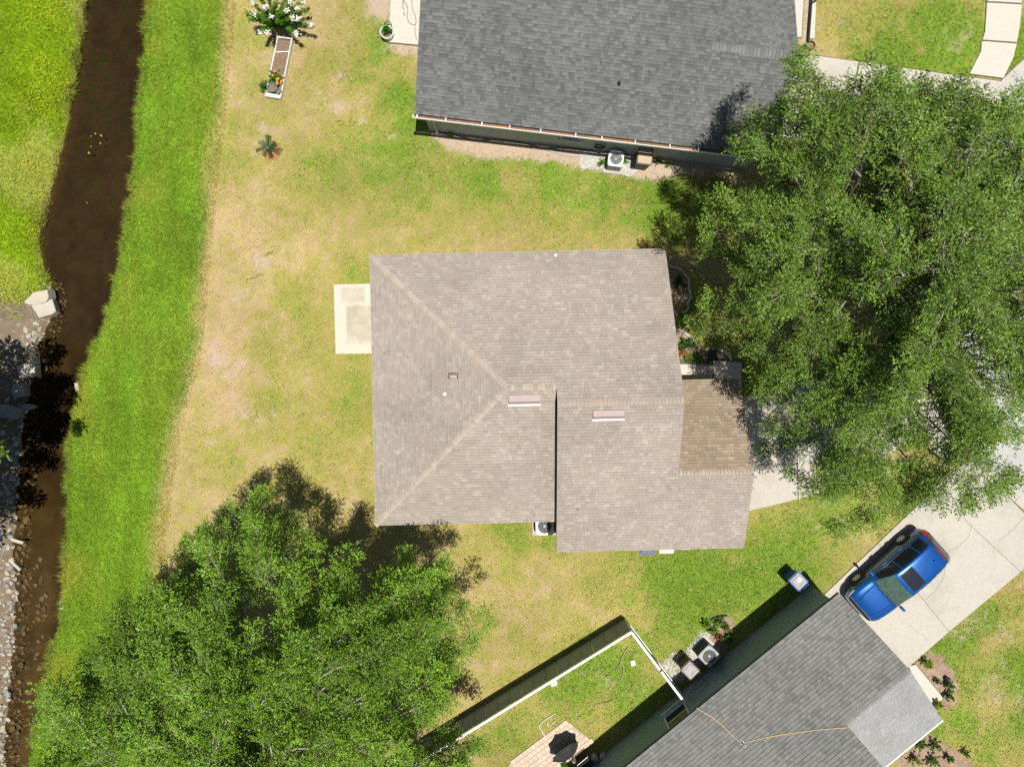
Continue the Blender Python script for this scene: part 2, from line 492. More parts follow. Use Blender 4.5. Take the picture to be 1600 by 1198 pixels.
BARE = [(345, 560, 18, .9), (365, 590, 16, .8), (375, 570, 14, .7), (350, 500, 16, .5), (335, 540, 9, .9), (372, 470, 24, .5), (405, 410, 22, .7), (360, 620, 14, .6), (410, 660, 26, .4), (330, 690, 14, .7), (285, 610, 12, .7), (375, 640, 20, .5), (400, 360, 20, .3),
        (530, 120, 14, .6), (535, 168, 18, .9), (560, 185, 10, .7), (410, 200, 10, .9), (395, 230, 18, .5), (400, 300, 30, .4), (590, 10, 24, .9), (612, 84, 20, .4), (615, 215, 8, .8), (330, 810, 20, .5), (300, 770, 20, .4), (420, 100, 22, .4), (405, 150, 26, .4),
        (1320, 20, 30, .25), (1350, 50, 30, .25), (1530, 20, 12, .2), (1500, 45, 28, .45), (1330, 845, 40, .4), (1370, 860, 30, .35), (1280, 790, 40, .35), (1240, 845, 26, .3), (1500, 960, 40, .4), (1560, 990, 35, .45), (1500, 1000, 24, .4), (1560, 1080, 60, .4), (1540, 1120, 40, .35),
        (1000, 1040, 20, .5), (960, 1070, 14, .6), (1000, 1075, 20, .4), (720, 330, 50, .12), (740, 370, 40, .2), (900, 900, 60, .15), (480, 240, 40, .2), (500, 40, 40, .25), (460, 80, 40, .25)]
DIRT_POLY = [pp([(655, 205), (720, 205), (900, 225), (1150, 245), (1150, 275), (1060, 275), (1000, 282), (930, 262), (840, 252), (760, 248), (700, 232), (672, 214)]),
             pp([(606, 60), (655, 68), (660, 86), (625, 84), (612, 78)]),
             pp([(575, -30), (612, -30), (606, 40), (588, 30), (576, 12)]),
             pp([(1254, -20), (1270, -20), (1262, 72), (1250, 72)])]
MULCH_POLY = [pp([(1425, 1040), (1450, 1018), (1470, 1022), (1490, 1045), (1500, 1075), (1492, 1100), (1478, 1112), (1440, 1080)]),
              pp([(1450, 1145), (1475, 1158), (1500, 1175), (1525, 1198), (1540, 1260), (1380, 1260), (1400, 1190)]),
              pp([(1040, 415), (1060, 420), (1075, 440), (1078, 470), (1064, 492), (1090, 545), (1108, 548), (1130, 545), (1145, 565), (1062, 565)]),
              pp([(1108, 978), (1126, 962), (1145, 966), (1152, 985), (1140, 1006), (1120, 1012), (1106, 998)])]
STRAW = np.array([0.455, 0.345, 0.180]); OLIVE = np.array([0.325, 0.298, 0.080]); GREEN = np.array([0.165, 0.262, 0.028])
BANKG = np.array([0.185, 0.305, 0.024]); LEFTG = np.array([0.225, 0.330, 0.012]); SAND = np.array([0.46, 0.355, 0.26]); MULCH = np.array([0.33, 0.235, 0.17])
MUD = np.array([0.17, 0.10, 0.045]); SILT = np.array([0.31, 0.21, 0.10])


def ground_colour(x, y):
    """rgb (n,3), lushness 0..1, sward length factor 0..1 (0 = bare)"""
    x = np.asarray(x, float); y = np.asarray(y, float)
    px = 800 + x * FPX / CAM_H; py = 599 - y * FPX / CAM_H
    dx = 26 * (fbm(x * 0.9, y * 0.9, 41) - 0.5); dy = 26 * (fbm(x * 0.9, y * 0.9, 42) - 0.5)
    qx, qy = px + dx, py + dy
    e_ = e_bt(y); base_l = 0.31 - 0.16 * np.exp(-((x - e_ - 1.2) / 2.2) ** 2)
    lush = base_l.copy()
    for (a, c, r, v) in LUSH:
        lush = np.maximum(lush, base_l + v * np.exp(-((qx - a) ** 2 + (qy - c) ** 2) / (r * r)))
    bare = np.zeros(x.shape)
    for (a, c, r, v) in BARE:
        bare = np.maximum(bare, v * np.exp(-((qx - a) ** 2 + (qy - c) ** 2) / (r * r * 1.3)))
    n1 = fbm(x * 0.55, y * 0.55, 1, 5, 0.6); n2 = fbm(x * 2.6, y * 2.6, 2, 4, 0.65); n3 = fbm(x * 7, y * 7, 3, 3)
    lush = lush + 0.75 * (n1 - 0.5) + 0.70 * (n2 - 0.5) + 0.55 * (n3 - 0.5)
    lush = np.clip(lush, 0, 1)
    c = STRAW[None] * (1 - sstep(.0, .45, lush))[:, None] + OLIVE[None] * sstep(.0, .45, lush)[:, None]
    t = sstep(.42, .95, lush)[:, None]
    c = c * (1 - t) + GREEN[None] * t
    warm = fbm(x * 0.35, y * 0.35, 9, 3)
    c = c * (0.95 + 0.3 * (warm[:, None] - .5) + 0.45 * (n3[:, None] - .5))
    b_ = np.clip(sstep(.28, .80, bare * .95 + 0.9 * (n2 - 0.5) + .6 * (n3 - .5)), 0, 1) * .9 * (bare > .05)
    for poly in DIRT_POLY:
        d = polydist(poly, x, y) + 0.5 * (n2 - 0.5) + .3 * (n3 - .5)
        b_ = np.maximum(b_, 1 - sstep(-0.12, 0.12, d))
    c = c * (1 - b_[:, None]) + (SAND[None] * (0.85 + 0.3 * n3[:, None])) * b_[:, None]
    sward = 1 - b_
    mu = np.zeros(x.shape)
    for poly in MULCH_POLY:
        d = polydist(poly, x, y) + 0.25 * (n2 - 0.5)
        mu = np.maximum(mu, 1 - sstep(-0.08, 0.06, d))
    c = c * (1 - mu[:, None]) + MULCH[None] * (0.6 + 0.8 * n3[:, None]) * mu[:, None]
    sward = sward * (1 - mu)
    # creek banks
    wr = e_wr(y) + wob(y); wl = e_wl(y) + wob(y + 50); bt = e_bt(y)
    kb = 1 - sstep(-0.40, 0.40, x - bt + 1.1 * (n1 - .5) + .4 * (n2 - .5))
    strk = fbm(x * 2.4, y * .35, 16, 4)[:, None]
    bank = BANKG[None] * (0.62 + 0.55 * n1[:, None] + 0.45 * (n3[:, None] - .5) + .5 * (strk - .35))
    yel = sstep(.45, .75, fbm(x * .8, y * .45, 15))[:, None] * (.25 + .55 * sstep(1.9, .2, x - wr)[:, None])
    bank = bank * (1 - yel) + np.array([[.29, .31, .04]]) * yel
    kb = np.where(x > wl, kb, 0)
    c = c * (1 - kb[:, None]) + bank * kb[:, None]
    lush = np.maximum(lush, kb)
    sward = np.maximum(sward, kb)
    # water edge and bed
    edge = (1 - sstep(0.0, 0.22, x - wr))[:, None]
    c = c * (1 - edge * .75) + MUD[None] * edge * .75
    inside = (x < wr) & (x > wl)
    s = np.clip((x - wl) / np.maximum(wr - wl, 0.3), 0, 1)
    nb = fbm(x * 0.5, y * 0.3, 21, 5, .6); nb2 = fbm(x * 2.5, y * 2.0, 22, 4, .6)
    depthk = np.sin(math.pi * s) ** 0.6
    shallow = np.clip(sstep(-1.5, -14, y) * .75 + sstep(.55, .2, depthk) * .45 + (nb - .5) * 0.9, 0, 1)
    bed = np.array([[.092, .072, .046]]) * (1 - shallow[:, None]) + np.array([[.205, .162, .088]]) * shallow[:, None]
    bed = bed * (0.5 + 1.0 * nb2[:, None])
    weed = sstep(.55, .68, nb2)[:, None] * sstep(6, 13, y)[:, None]
    bed = bed * (1 - .75 * weed) + np.array([[.05, .075, .02]]) * .75 * weed
    c = np.where(inside[:, None], bed, c)
    # far (left) bank
    left = x <= wl
    lg = LEFTG[None] * (0.65 + 0.7 * n1[:, None])
    dry = sstep(.50, .74, fbm(x * .55, y * .4, 18, 4) + .25 * (n2 - .5) + .4 * np.exp(-((py - 280) / 60.) ** 2) - .08)[:, None]
    lg = lg * (1 - dry * .35) + np.array([[.40, .34, .13]]) * dry * .35
    stony = sstep(2.6, 4.4, (py - 380) / 25.0 + 3 * (n2 - .5))[:, None]
    lg = lg * (1 - stony) + np.array([[.23, .18, .125]]) * (0.6 + .6 * n3[:, None]) * stony
    mudl = (1 - sstep(0.0, .5, wl - x + .6 * (n2 - .5)))[:, None]
    lg = lg * (1 - .7 * mudl) + np.array([[.16, .11, .06]]) * .7 * mudl
    c = np.where(left[:, None], lg, c)
    sward = np.where(left, (1 - stony[:, 0]) * (1 - .5 * mudl[:, 0]), sward)
    lush = np.where(left, 1 - .5 * dry[:, 0], lush)
    sward = np.where(inside, 0, sward)
    return np.clip(c, 0.004, 1), lush, sward


def axis_coords(lo, hi, step, far):
    inner = np.arange(lo, hi + 1e-6, step)
    k = step * 1.6 ** np.arange(1, 40)
    out = np.cumsum(k); out = out[out < far]
    return np.concatenate([lo - out[::-1], inner, hi + out])


gx = axis_coords(-25.5, 25.0, 0.135, 420); gy = axis_coords(-19.5, 19.5, 0.135, 420)
GX, GY = np.meshgrid(gx, gy)
fx, fy = GX.ravel(), GY.ravel()
gcol, _, _ = ground_colour(fx, fy)
gzz = gz(fx, fy) + 0.02 * (fbm(fx * .5, fy * .5, 71) - 0.5) * (np.abs(gz(fx, fy)) < .001)
gzz = np.where(np.abs(gz(fx, fy)) < .001, gzz - 0.012, gzz)
V = np.stack([fx, fy, gzz], 1)
nx, ny = len(gx), len(gy)
ii = (np.arange(ny - 1)[:, None] * nx + np.arange(nx - 1)[None]).ravel()
F = np.stack([ii, ii + 1, ii + nx + 1, ii + nx], 1)
tag(link('ground', np_mesh('ground', V, F, M['ground'], gcol, smooth=True)), kind='structure')

# creek water: one sheet between the banks
ys = np.linspace(-120, 120, 481)
wv = np.concatenate([np.stack([e_wl(ys) - .9, ys, ys * 0 + WZ], 1), np.stack([e_wr(ys) + .5, ys, ys * 0 + WZ], 1)])
n = len(ys); k = np.arange(n - 1)
tag(link('creek_water', np_mesh('creek_water', wv, np.stack([k, n + k, n + k + 1, k + 1], 1), M['water'])), kind='structure')

EXCL = []          # world polygons where no grass grows


# ------------------------------------------------------------------ paving
def panel(poly, name, m, parent, z0, z1, gap=0.007):
    """a slab with a small chamfer"""
    cx = sum(p[0] for p in poly) / len(poly); cy = sum(p[1] for p in poly) / len(poly)
    ar = sum(poly[i][0] * poly[(i + 1) % len(poly)][1] - poly[(i + 1) % len(poly)][0] * poly[i][1] for i in range(len(poly)))
    if ar < 0: poly = poly[::-1]

    def inset(pl, d):
        out = []; n = len(pl)
        for i in range(n):
            p0 = Vector(pl[i - 1][:2]); p1 = Vector(pl[i][:2]); p2 = Vector(pl[(i + 1) % n][:2])
            e1 = (p1 - p0).normalized(); e2 = (p2 - p1).normalized()
            n1 = Vector((-e1.y, e1.x)); n2 = Vector((-e2.y, e2.x))
            bis = (n1 + n2); bis = bis / max(bis.length_squared, .2) * 2
            out.append(tuple(p1 + bis * d))
        return out
    a = inset(poly, gap); c = inset(poly, gap + 0.012)
    n = len(a)
    V = [(x, y, z0) for x, y in a] + [(x, y, z1 - .008) for x, y in a] + [(x, y, z1) for x, y in c]
    F = [(i, (i + 1) % n, n + (i + 1) % n, n + i) for i in range(n)] + [(n + i, n + (i + 1) % n, 2 * n + (i + 1) % n, 2 * n + i) for i in range(n)] + [tuple(range(2 * n, 3 * n))]
    mb = MB(); mb.add(V, F)
    return mb.build(name, m, parent)


def paved(name, base, panels, m, z=0.045, kind='structure', label=None):
    EXCL.append(pp(base))
    mb = MB(); mb.prism(pp(base), -0.06, z - 0.022)
    o = tag(mb.build(name, M['joint']), kind=kind)
    for pl in panels:
        panel(pp(pl), 'concrete_panel', m, o, -0.05, z)
    return o


# cul-de-sac and the walk round it
cc = P(1900, 445); RS = 455 * CAM_H / FPX
mb = MB(); ang = np.linspace(0, 2 * math.pi, 97)[:-1]
mb.prism([(cc.x + RS * math.cos(a), cc.y + RS * math.sin(a)) for a in ang], -0.05, 0.012)
tag(mb.build('street', M['street']), kind='structure')
mb = MB(); mb.prism([(cc.x + RS * .9, cc.y - 4), (cc.x + 160, cc.y - 4), (cc.x + 160, cc.y + 4), (cc.x + RS * .9, cc.y + 4)], -.05, 0.008)
tag(mb.build('road', M['street']), kind='structure')
EXCL.append([(cc.x + RS * math.cos(a), cc.y + RS * math.sin(a)) for a in ang[::2]])


def ring_pts(r, a0, a1, n=4):
    return [(1900 + r * math.cos(R(a0 + (a1 - a0) * k / n)), 445 + r * math.sin(R(a0 + (a1 - a0) * k / n))) for k in range(n + 1)]


def curb_panels(a0, a1, n, r0, r1):
    out = []
    for k in range(n):
        b0 = a0 + (a1 - a0) * k / n; b1 = a0 + (a1 - a0) * (k + 1) / n
        out.append(ring_pts(r0, b0, b1) + ring_pts(r1, b0, b1)[::-1])
    return out


# rolled gutter edge round the street
paved('kerb', ring_pts(448, 128, 256, 40) + ring_pts(464, 128, 256, 40)[::-1], curb_panels(128, 256, 26, 449, 463), M['concrete'], 0.03)
paved('walkway', ring_pts(468, 147, 154, 12) + ring_pts(512, 147, 154, 12)[::-1], curb_panels(147, 154, 2, 468.5, 511.5), M['concrete'], 0.044)

# drive of the beige house
paved('driveway', [(1140, 600), (1160, 620), (1226, 602), (1300, 584), (1380, 572), (1440, 545), (1452, 560), (1458, 610), (1478, 640), (1420, 690), (1350, 735), (1292, 766), (1232, 783), (1165, 799), (1140, 804)],
      [[(1141, 625), (1160, 620), (1226, 602), (1240, 599), (1244, 690), (1141, 700)], [(1141, 701), (1244, 691), (1246, 779), (1232, 783), (1165, 799), (1141, 803)],
       [(1241, 599), (1300, 584), (1340, 578), (1348, 680), (1245, 690)], [(1245, 691), (1348, 681), (1350, 735), (1292, 766), (1247, 779)],
       [(1341, 578), (1380, 572), (1440, 546), (1451, 560), (1457, 610), (1477, 640), (1421, 689), (1351, 734)]], M['concrete'], 0.05)
# entry slab and walk
paved('entry_walk', [(1040, 560), (1160, 562), (1158, 622), (1040, 622)], [[(1040, 568), (1113, 570), (1112, 621), (1040, 621)], [(1114, 563), (1159, 566), (1157, 621), (1113, 621)]], M['concrete_white'], 0.06)
# drive of the grey-roofed house by the car
paved('driveway', [(1280, 935), (1371, 848), (1420, 801), (1470, 752), (1520, 712), (1541, 737), (1600, 803), (1640, 850), (1594, 893), (1482, 986), (1425, 1036), (1400, 1060)],
      [[(1280, 935), (1371, 848), (1482, 986), (1425, 1036), (1400, 1060)], [(1371, 848), (1420, 801), (1470, 752), (1511, 816), (1594, 893), (1482, 986)],
       [(1470, 752), (1520, 712), (1541, 737), (1600, 803), (1640, 850), (1594, 893), (1511, 816)]], M['concrete'], 0.05)
paved('entry_walk', [(1418, 1040), (1430, 1036), (1475, 1090), (1455, 1108), (1440, 1090)], [[(1419, 1040), (1430, 1037), (1474, 1090), (1455, 1107), (1441, 1090)]], M['concrete_white'], 0.045)
# drive and walk of the grey-roofed house under the big tree
paved('driveway', [(1225, 80), (1256, 84), (1340, 96), (1440, 110), (1566, 127), (1580, 135), (1530, 200), (1440, 230), (1330, 225), (1215, 215)],
      [[(1226, 81), (1256, 85), (1341, 97), (1330, 150), (1222, 145)], [(1221, 146), (1330, 151), (1326, 224), (1216, 214)], [(1343, 97), (1440, 111), (1512, 121), (1494, 170), (1332, 150)],
       [(1331, 152), (1493, 171), (1480, 215), (1440, 229), (1328, 224)], [(1514, 121), (1566, 128), (1579, 136), (1530, 199), (1482, 214), (1496, 170)]], M['concrete'], 0.05)
paved('walkway', [(1545, -70), (1541, 0), (1538, 50), (1532, 80), (1514, 117), (1568, 124), (1583, 90), (1593, 40), (1597, 0), (1600, -70)],
      [[(1545, -69), (1542, 3), (1596, 6), (1599, -69)], [(1541, 5), (1538, 50), (1534, 63), (1588, 67), (1593, 40), (1596, 8)], [(1533, 65), (1532, 80), (1514, 116), (1567, 123), (1583, 90), (1588, 69)]], M['concrete_white'], 0.05)
paved('walkway', [(1235, -40), (1259, -40), (1253, 60), (1240, 60)], [[(1235, -40), (1258, -40), (1252, 59), (1240, 59)]], M['concrete_white'], 0.04)
paved('patio', [(613, -60), (607, 68), (690, 76), (690, -60)], [[(613, -60), (607, 67), (690, 75), (690, -60)]], M['concrete_white'], 0.06)

# cracks: narrow dirt-filled gaps in the concrete
def crack(pts, w, parent, z):
    V = []; F = []
    q = []
    for i in range(len(pts) - 1):
        a = Vector(pts[i]); c = Vector(pts[i + 1]); k = max(2, int((c - a).length / 4))
        for j in range(k):
            q.append(a + (c - a) * j / k + Vector((rnd.uniform(-1, 1), rnd.uniform(-1, 1))) * .8)
    q.append(Vector(pts[-1]))
    q = [P(p.x, p.y) for p in q]
    for i, p in enumerate(q):
        t = (q[min(i + 1, len(q) - 1)] - q[max(i - 1, 0)]).normalized(); nn = Vector((-t.y, t.x, 0)) * w * rnd.uniform(.5, 1.2)
        V += [(p.x + nn.x, p.y + nn.y, z), (p.x - nn.x, p.y - nn.y, z)]
    for i in range(len(q) - 1):
        F.append((2 * i, 2 * i + 1, 2 * i + 3, 2 * i + 2))
    mb = MB(); mb.add(V, F)
    return mb.build('crack', M['joint'], parent)


drv = bpy.data.objects['driveway.001']
crack([(1445, 936), (1462, 920), (1474, 900), (1480, 862), (1498, 852), (1512, 838), (1518, 818)], .007, drv, .0535)
crack([(1560, 844), (1582, 826), (1600, 806)], .007, drv, .0535)
crack([(1420, 975), (1432, 985), (1450, 1000)], .004, drv, .0535)

# patio slab at the end of the beige house, with its weathering
pa = [(522, 445), (600, 443), (600, 552), (525, 553)]
EXCL.append(pp(pa))
NU, NV_ = 60, 84
u, v = np.meshgrid(np.linspace(0, 1, NU), np.linspace(0, 1, NV_))
q = np.array(pp(pa))
XY = (q[0] * (1 - u[..., None]) + q[1] * u[..., None]) * (1 - v[..., None]) + (q[3] * (1 - u[..., None]) + q[2] * u[..., None]) * v[..., None]
X_, Y_ = XY[..., 0].ravel(), XY[..., 1].ravel(); uu, vv = u.ravel(), v.ravel()
n1 = fbm(X_ * 2.2, Y_ * 2.2, 51, 5, .6); n2 = fbm(X_ * 7, Y_ * 7, 52, 4, .6)
c0 = np.array([[.58, .53, .44]]) * np.ones((len(X_), 1))
w1 = sstep(-.02, .05, np.minimum(np.minimum(uu - .22 - .05 * (n1 - .5), vv - .30), np.minimum(.86 - vv, 2 - uu)) + .09 * (n2 - .5))
w2 = sstep(-.02, .04, np.minimum(np.minimum(uu - .12, vv - .04), np.minimum(.27 - vv, .62 - uu)) + .07 * (n2 - .5)) * .5
w = np.clip(np.maximum(w1 * .8, w2) * (.1 + 1.8 * n1 * (.5 + n2)), 0, 1)[:, None]
c0 = c0 * (1 - w) + np.array([[.40, .365, .28]]) * w
g = (sstep(.58, .72, n1) * sstep(.25, .05, uu) * sstep(.6, .8, vv))[:, None]
c0 = (c0 * (1 - .5 * g) + np.array([[.30, .30, .28]]) * .5 * g) * (0.93 + .14 * n2[:, None])
Vt = np.stack([X_, Y_, X_ * 0 + .06], 1)
ii = (np.arange(NV_ - 1)[:, None] * NU + np.arange(NU - 1)[None]).ravel()
Ft = np.stack([ii, ii + NU, ii + NU + 1, ii + 1], 1)
rim = np.concatenate([np.arange(NU), np.arange(1, NV_) * NU + NU - 1, (NV_ - 1) * NU + np.arange(NU - 2, -1, -1), np.arange(NV_ - 2, 0, -1) * NU])
low = Vt[rim].copy(); low[:, 2] = -.05
nb = len(Vt); k = np.arange(len(rim)); k2 = (k + 1) % len(rim)
Ft = np.concatenate([Ft, np.stack([rim[k], rim[k2], nb + k2, nb + k], 1)])
tag(link('patio', np_mesh('patio', np.concatenate([Vt, low]), Ft, M['concrete_attr'], np.concatenate([c0, c0[rim] * .8]))), kind='structure')

# brick paver patio behind the fence
pv = [(792, 1200), (800, 1186), (884, 1124), (926, 1157), (900, 1182), (880, 1198), (850, 1230), (770, 1240)]
EXCL.append(pp(pv))
M['sand'] = mat('paver_sand', (0.44, 0.34, 0.25), .95, .2, 12)
mb = MB(); mb.prism(pp(pv), -.06, 0.028)
pav = tag(mb.build('paver_patio', M['sand']), kind='structure')
d1 = (P(884, 1124) - P(800, 1186)).normalized(); d2 = Vector((d1.y, -d1.x, 0))
bw, bl = 0.225, 0.225
bm_ = []
for mm in M['brick']:
    b_ = MB(); b_.box(-bl / 2 + .008, bl / 2 - .008, -bw / 2 + .008, bw / 2 - .008, -.05, 0, top=(.008, .008))
    b_.box(-bl / 2 + .014, bl / 2 - .014, -bw / 2 + .014, bw / 2 - .014, -.02, .003)
    t_ = b_.build('brick', mm); bm_.append(t_.data); bpy.data.objects.remove(t_)
o0 = P(800, 1186); rzb = math.atan2(d1.y, d1.x); pvw = pp(pv); nbk = 0
for i in range(-14, 18):
    for j in range(-1, 12):
        c = o0 + d1 * (i + (.5 if j % 2 else 0)) * bl + d2 * (j + .45) * bw
        if polydist(pvw, np.array([c.x]), np.array([c.y]))[0] < -0.05 and c.y > -18.6:
            o = link('brick', bm_[rnd.choice([0, 1, 1, 2, 3])], pav, (c.x, c.y, .045 + rnd.uniform(-.006, .006)), rzb + rnd.uniform(-.02, .02)); nbk += 1

# ------------------------------------------------------------------ roofs and houses
def shingles_np(polyuv, fr, tones, rg, expo=0.142, wmin=.12, wmax=.34, lift=.013, band=.76):
    """one sheet of laid shingles over a convex plan polygon (u along the eave, v plan distance up the slope)"""
    O, uv_, nv_, ze, pitch = fr
    cs = 1 / math.sqrt(1 + pitch * pitch); ep = expo * cs
    vs_ = [p[1] for p in polyuv]; v0, v1 = min(vs_), max(vs_)

    def span(v):
        xs = []
        n = len(polyuv)
        for i in range(n):
            (a, b), (c, d) = polyuv[i], polyuv[(i + 1) % n]
            if abs(b - d) < 1e-9: continue
            t = (v - b) / (d - b)
            if -1e-9 <= t <= 1 + 1e-9: xs.append(a + t * (c - a))
        return (min(xs), max(xs)) if xs else None
    tabs = []
    r0 = math.floor(v0 / ep)
    for r in range(r0, int(math.ceil(v1 / ep))):
        va, vb = max(r * ep, v0), min((r + 1) * ep, v1)
        if vb - va < .01: continue
        sa, sb = span(va + 1e-6), span(vb - 1e-6)
        if not sa or not sb: continue
        lo, hi = min(sa[0], sb[0]), max(sa[1], sb[1])
        u_ = lo - rg.random() * .2
        while u_ < hi:
            w = wmin + (wmax - wmin) * rg.random() ** 1.4
            a0, a1 = u_ + .002, u_ + w - .002
            c = [max(a0, sa[0]), min(a1, sa[1]), min(a1, sb[1]), max(a0, sb[0])]
            if c[1] - c[0] > .004 or c[2] - c[3] > .004:
                if c[1] < c[0]: c[0] = c[1] = (sa[0] if a1 < sa[0] else sa[1])
                if c[2] < c[3]: c[2] = c[3] = (sb[0] if a1 < sb[0] else sb[1])
                tabs.append((c[0], c[1], c[2], c[3], va, vb))
            u_ += w
    T = np.array(tabs); k = len(T)
    hi_ = lift + .007 * (rg.random(k) > .55) + .002 * rg.random(k)
    def pt(u, v, dz):
        pl = np.array(O)[None, :2] + np.array(uv_)[None, :2] * u[:, None] + np.array(nv_)[None, :2] * v[:, None]
        return np.stack([pl[:, 0], pl[:, 1], ze + pitch * v + dz], 1)
    A = pt(T[:, 0], T[:, 4], hi_); B = pt(T[:, 1], T[:, 4], hi_)
    C = pt(T[:, 2], T[:, 5], hi_ * .35 + .001); D = pt(T[:, 3], T[:, 5], hi_ * .35 + .001)
    A0 = pt(T[:, 0], T[:, 4], hi_ * 0 - .004); B0 = pt(T[:, 1], T[:, 4], hi_ * 0 - .004)
    V = np.stack([A, B, C, D, A0, B0], 1).reshape(-1, 3)
    base = np.arange(k)[:, None] * 6
    F = np.concatenate([base + np.array([[0, 1, 2, 3]]), base + np.array([[4, 5, 1, 0]]), base + np.array([[4, 0, 3, 3]])[:, [0, 1, 2, 3]] * 0 + base * 0 + np.array([[0, 1, 2, 3]]) + base * 0], 0)[:2 * k]
    F = np.concatenate([base + np.array([[0, 1, 2, 3]]), base + np.array([[4, 5, 1, 0]])], 0)
    tn = np.array(tones)
    cen = (A + C) / 2
    pick = tn[rg.integers(0, len(tn), k)]
    big = (fbm(cen[:, 0] * .5, cen[:, 1] * .5, 61, 4) - .5)[:, None]
    strk = (fbm(cen[:, 0] * 2.2, cen[:, 1] * 2.2, 62, 3) - .5)[:, None]
    cl = pick * (1 + .30 * big + .15 * strk + .035 * rg.normal(size=(k, 1)))
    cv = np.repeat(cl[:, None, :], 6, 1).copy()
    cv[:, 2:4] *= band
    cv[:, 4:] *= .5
    return V, F, np.clip(cv.reshape(-1, 3), .01, .9), cen


class Roof:
    def __init__(s, house, deck_mat, tones, seed, a, O=(0, 0)):
        s.house = house; s.tones = tones; s.rg = np.random.default_rng(seed)
        s.a = a; s.O = O; s.planes = []; s.mb = MB(); s.dm = deck_mat; s.caps = []

    def w(s, x, y):
        return (s.O[0] + x * math.cos(s.a) - y * math.sin(s.a), s.O[1] + x * math.sin(s.a) + y * math.cos(s.a))

    def plane(s, poly, side, edge, ze, pitch, thick=.15):
        """poly: plan polygon in house axes; side: down-slope direction 'N','S','E','W'; edge: eave coordinate"""
        ud, nd = {'S': ((1, 0), (0, 1)), 'N': ((-1, 0), (0, -1)), 'W': ((0, -1), (1, 0)), 'E': ((0, 1), (-1, 0))}[side]
        def zz(p): return ze + pitch * ((p[0] * nd[0] + p[1] * nd[1]) - edge * (nd[0] + nd[1]))
        ar = sum(poly[i][0] * poly[(i + 1) % len(poly)][1] - poly[(i + 1) % len(poly)][0] * poly[i][1] for i in range(len(poly)))
        if ar < 0: poly = poly[::-1]
        n = len(poly)
        top = [(*s.w(*p), zz(p) - .004) for p in poly]; bot = [(x, y, z - thick) for x, y, z in top]
        s.mb.add(top + bot, [tuple(range(n)), tuple(range(2 * n - 1, n - 1, -1))] + [(n + i, n + (i + 1) % n, (i + 1) % n, i) for i in range(n)])
        uw = Vector(s.w(*ud)) - Vector(s.w(0, 0)); nw_ = Vector(s.w(*nd)) - Vector(s.w(0, 0))
        e0 = (0, edge) if side in 'SN' else (edge, 0)
        Ow = s.w(*e0)
        uv = [((p[0] - e0[0]) * ud[0] + (p[1] - e0[1]) * ud[1], (p[0] - e0[0]) * nd[0] + (p[1] - e0[1]) * nd[1]) for p in poly]
        s.planes.append((uv, (Ow, (uw.x, uw.y), (nw_.x, nw_.y), ze, pitch)))
        return zz

    def finish(s, single=None, alt=None, **kw):
        roof = s.mb.build('roof', s.dm, s.house)
        s.roof = roof
        Vs = []; Fs = []; Cs = []; n = 0
        for i, (uv, fr) in enumerate(s.planes):
            V, F, C, cen = shingles_np(uv, fr, (alt or {}).get(i, s.tones), s.rg, **kw)
            if single and i == single[0]:
                # the shingles that show largest become pieces of their own
                ok = single[1](cen)
                idx = np.nonzero(ok)[0]
                idx = idx[np.argsort(-cen[idx, 2])][:300]
                keep = np.ones(len(cen), bool); keep[idx] = False
                Vt = V.reshape(-1, 6, 3); Ct = C.reshape(-1, 6, 3)
                for t in idx:
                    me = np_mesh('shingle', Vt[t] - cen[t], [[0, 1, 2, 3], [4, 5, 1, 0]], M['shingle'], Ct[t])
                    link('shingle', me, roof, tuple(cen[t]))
                k = np.nonzero(keep)[0]
                V = Vt[k].reshape(-1, 3); C = Ct[k].reshape(-1, 3)
                b6 = np.arange(len(k))[:, None] * 6
                F = np.concatenate([b6 + np.array([[0, 1, 2, 3]]), b6 + np.array([[4, 5, 1, 0]])], 0)
            Vs.append(V); Fs.append(F + n); Cs.append(C); n += len(V)
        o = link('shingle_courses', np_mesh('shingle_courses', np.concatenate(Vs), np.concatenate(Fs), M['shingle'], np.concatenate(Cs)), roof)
        tag(o, kind='stuff')
        return roof

    def ridge(s, A, B, na, nb, tones=None, half=.125, step=.145, lift=.03):
        """cap shingles from A up/along to B (world points); na, nb: unit vectors down each side"""
        A, B = Vector(A), Vector(B); d = (B - A); Ln = d.length; d.normalize()
        na, nb = Vector(na).normalized(), Vector(nb).normalized()
        tn = tones or s.tones
        up = Vector((0, 0, 1))
        var = []
        for k in range(7):
            c = np.array(tn[k % len(tn)]) * s.rg.uniform(.9, 1.18)
            l0, l1 = lift + .012, lift * .6
            e = step * 1.02
            pts = [na * half - d * e / 2 + up * (l0 - .012), up * (l0 + .004) - d * e / 2, nb * half - d * e / 2 + up * (l0 - .012),
                   na * half + d * e / 2 + up * (l1 - .012), up * l1 + d * e / 2, nb * half + d * e / 2 + up * (l1 - .012)]
            low_ = [pts[0] - up * .02, pts[1] - up * .02, pts[2] - up * .02]
            Vv = [tuple(p) for p in pts + low_]
            me = np_mesh('ridge_cap', Vv, [[0, 1, 4, 3], [1, 2, 5, 4], [6, 7, 1, 0], [7, 8, 2, 1]], M['shingle'], np.repeat(c[None], 9, 0))
            var.append(me)
        k = int(Ln / step)
        for i in range(k):
            o = link('ridge_cap', var[s.rg.integers(0, 7)], s.roof, tuple(A + d * (i + .5) * Ln / k))


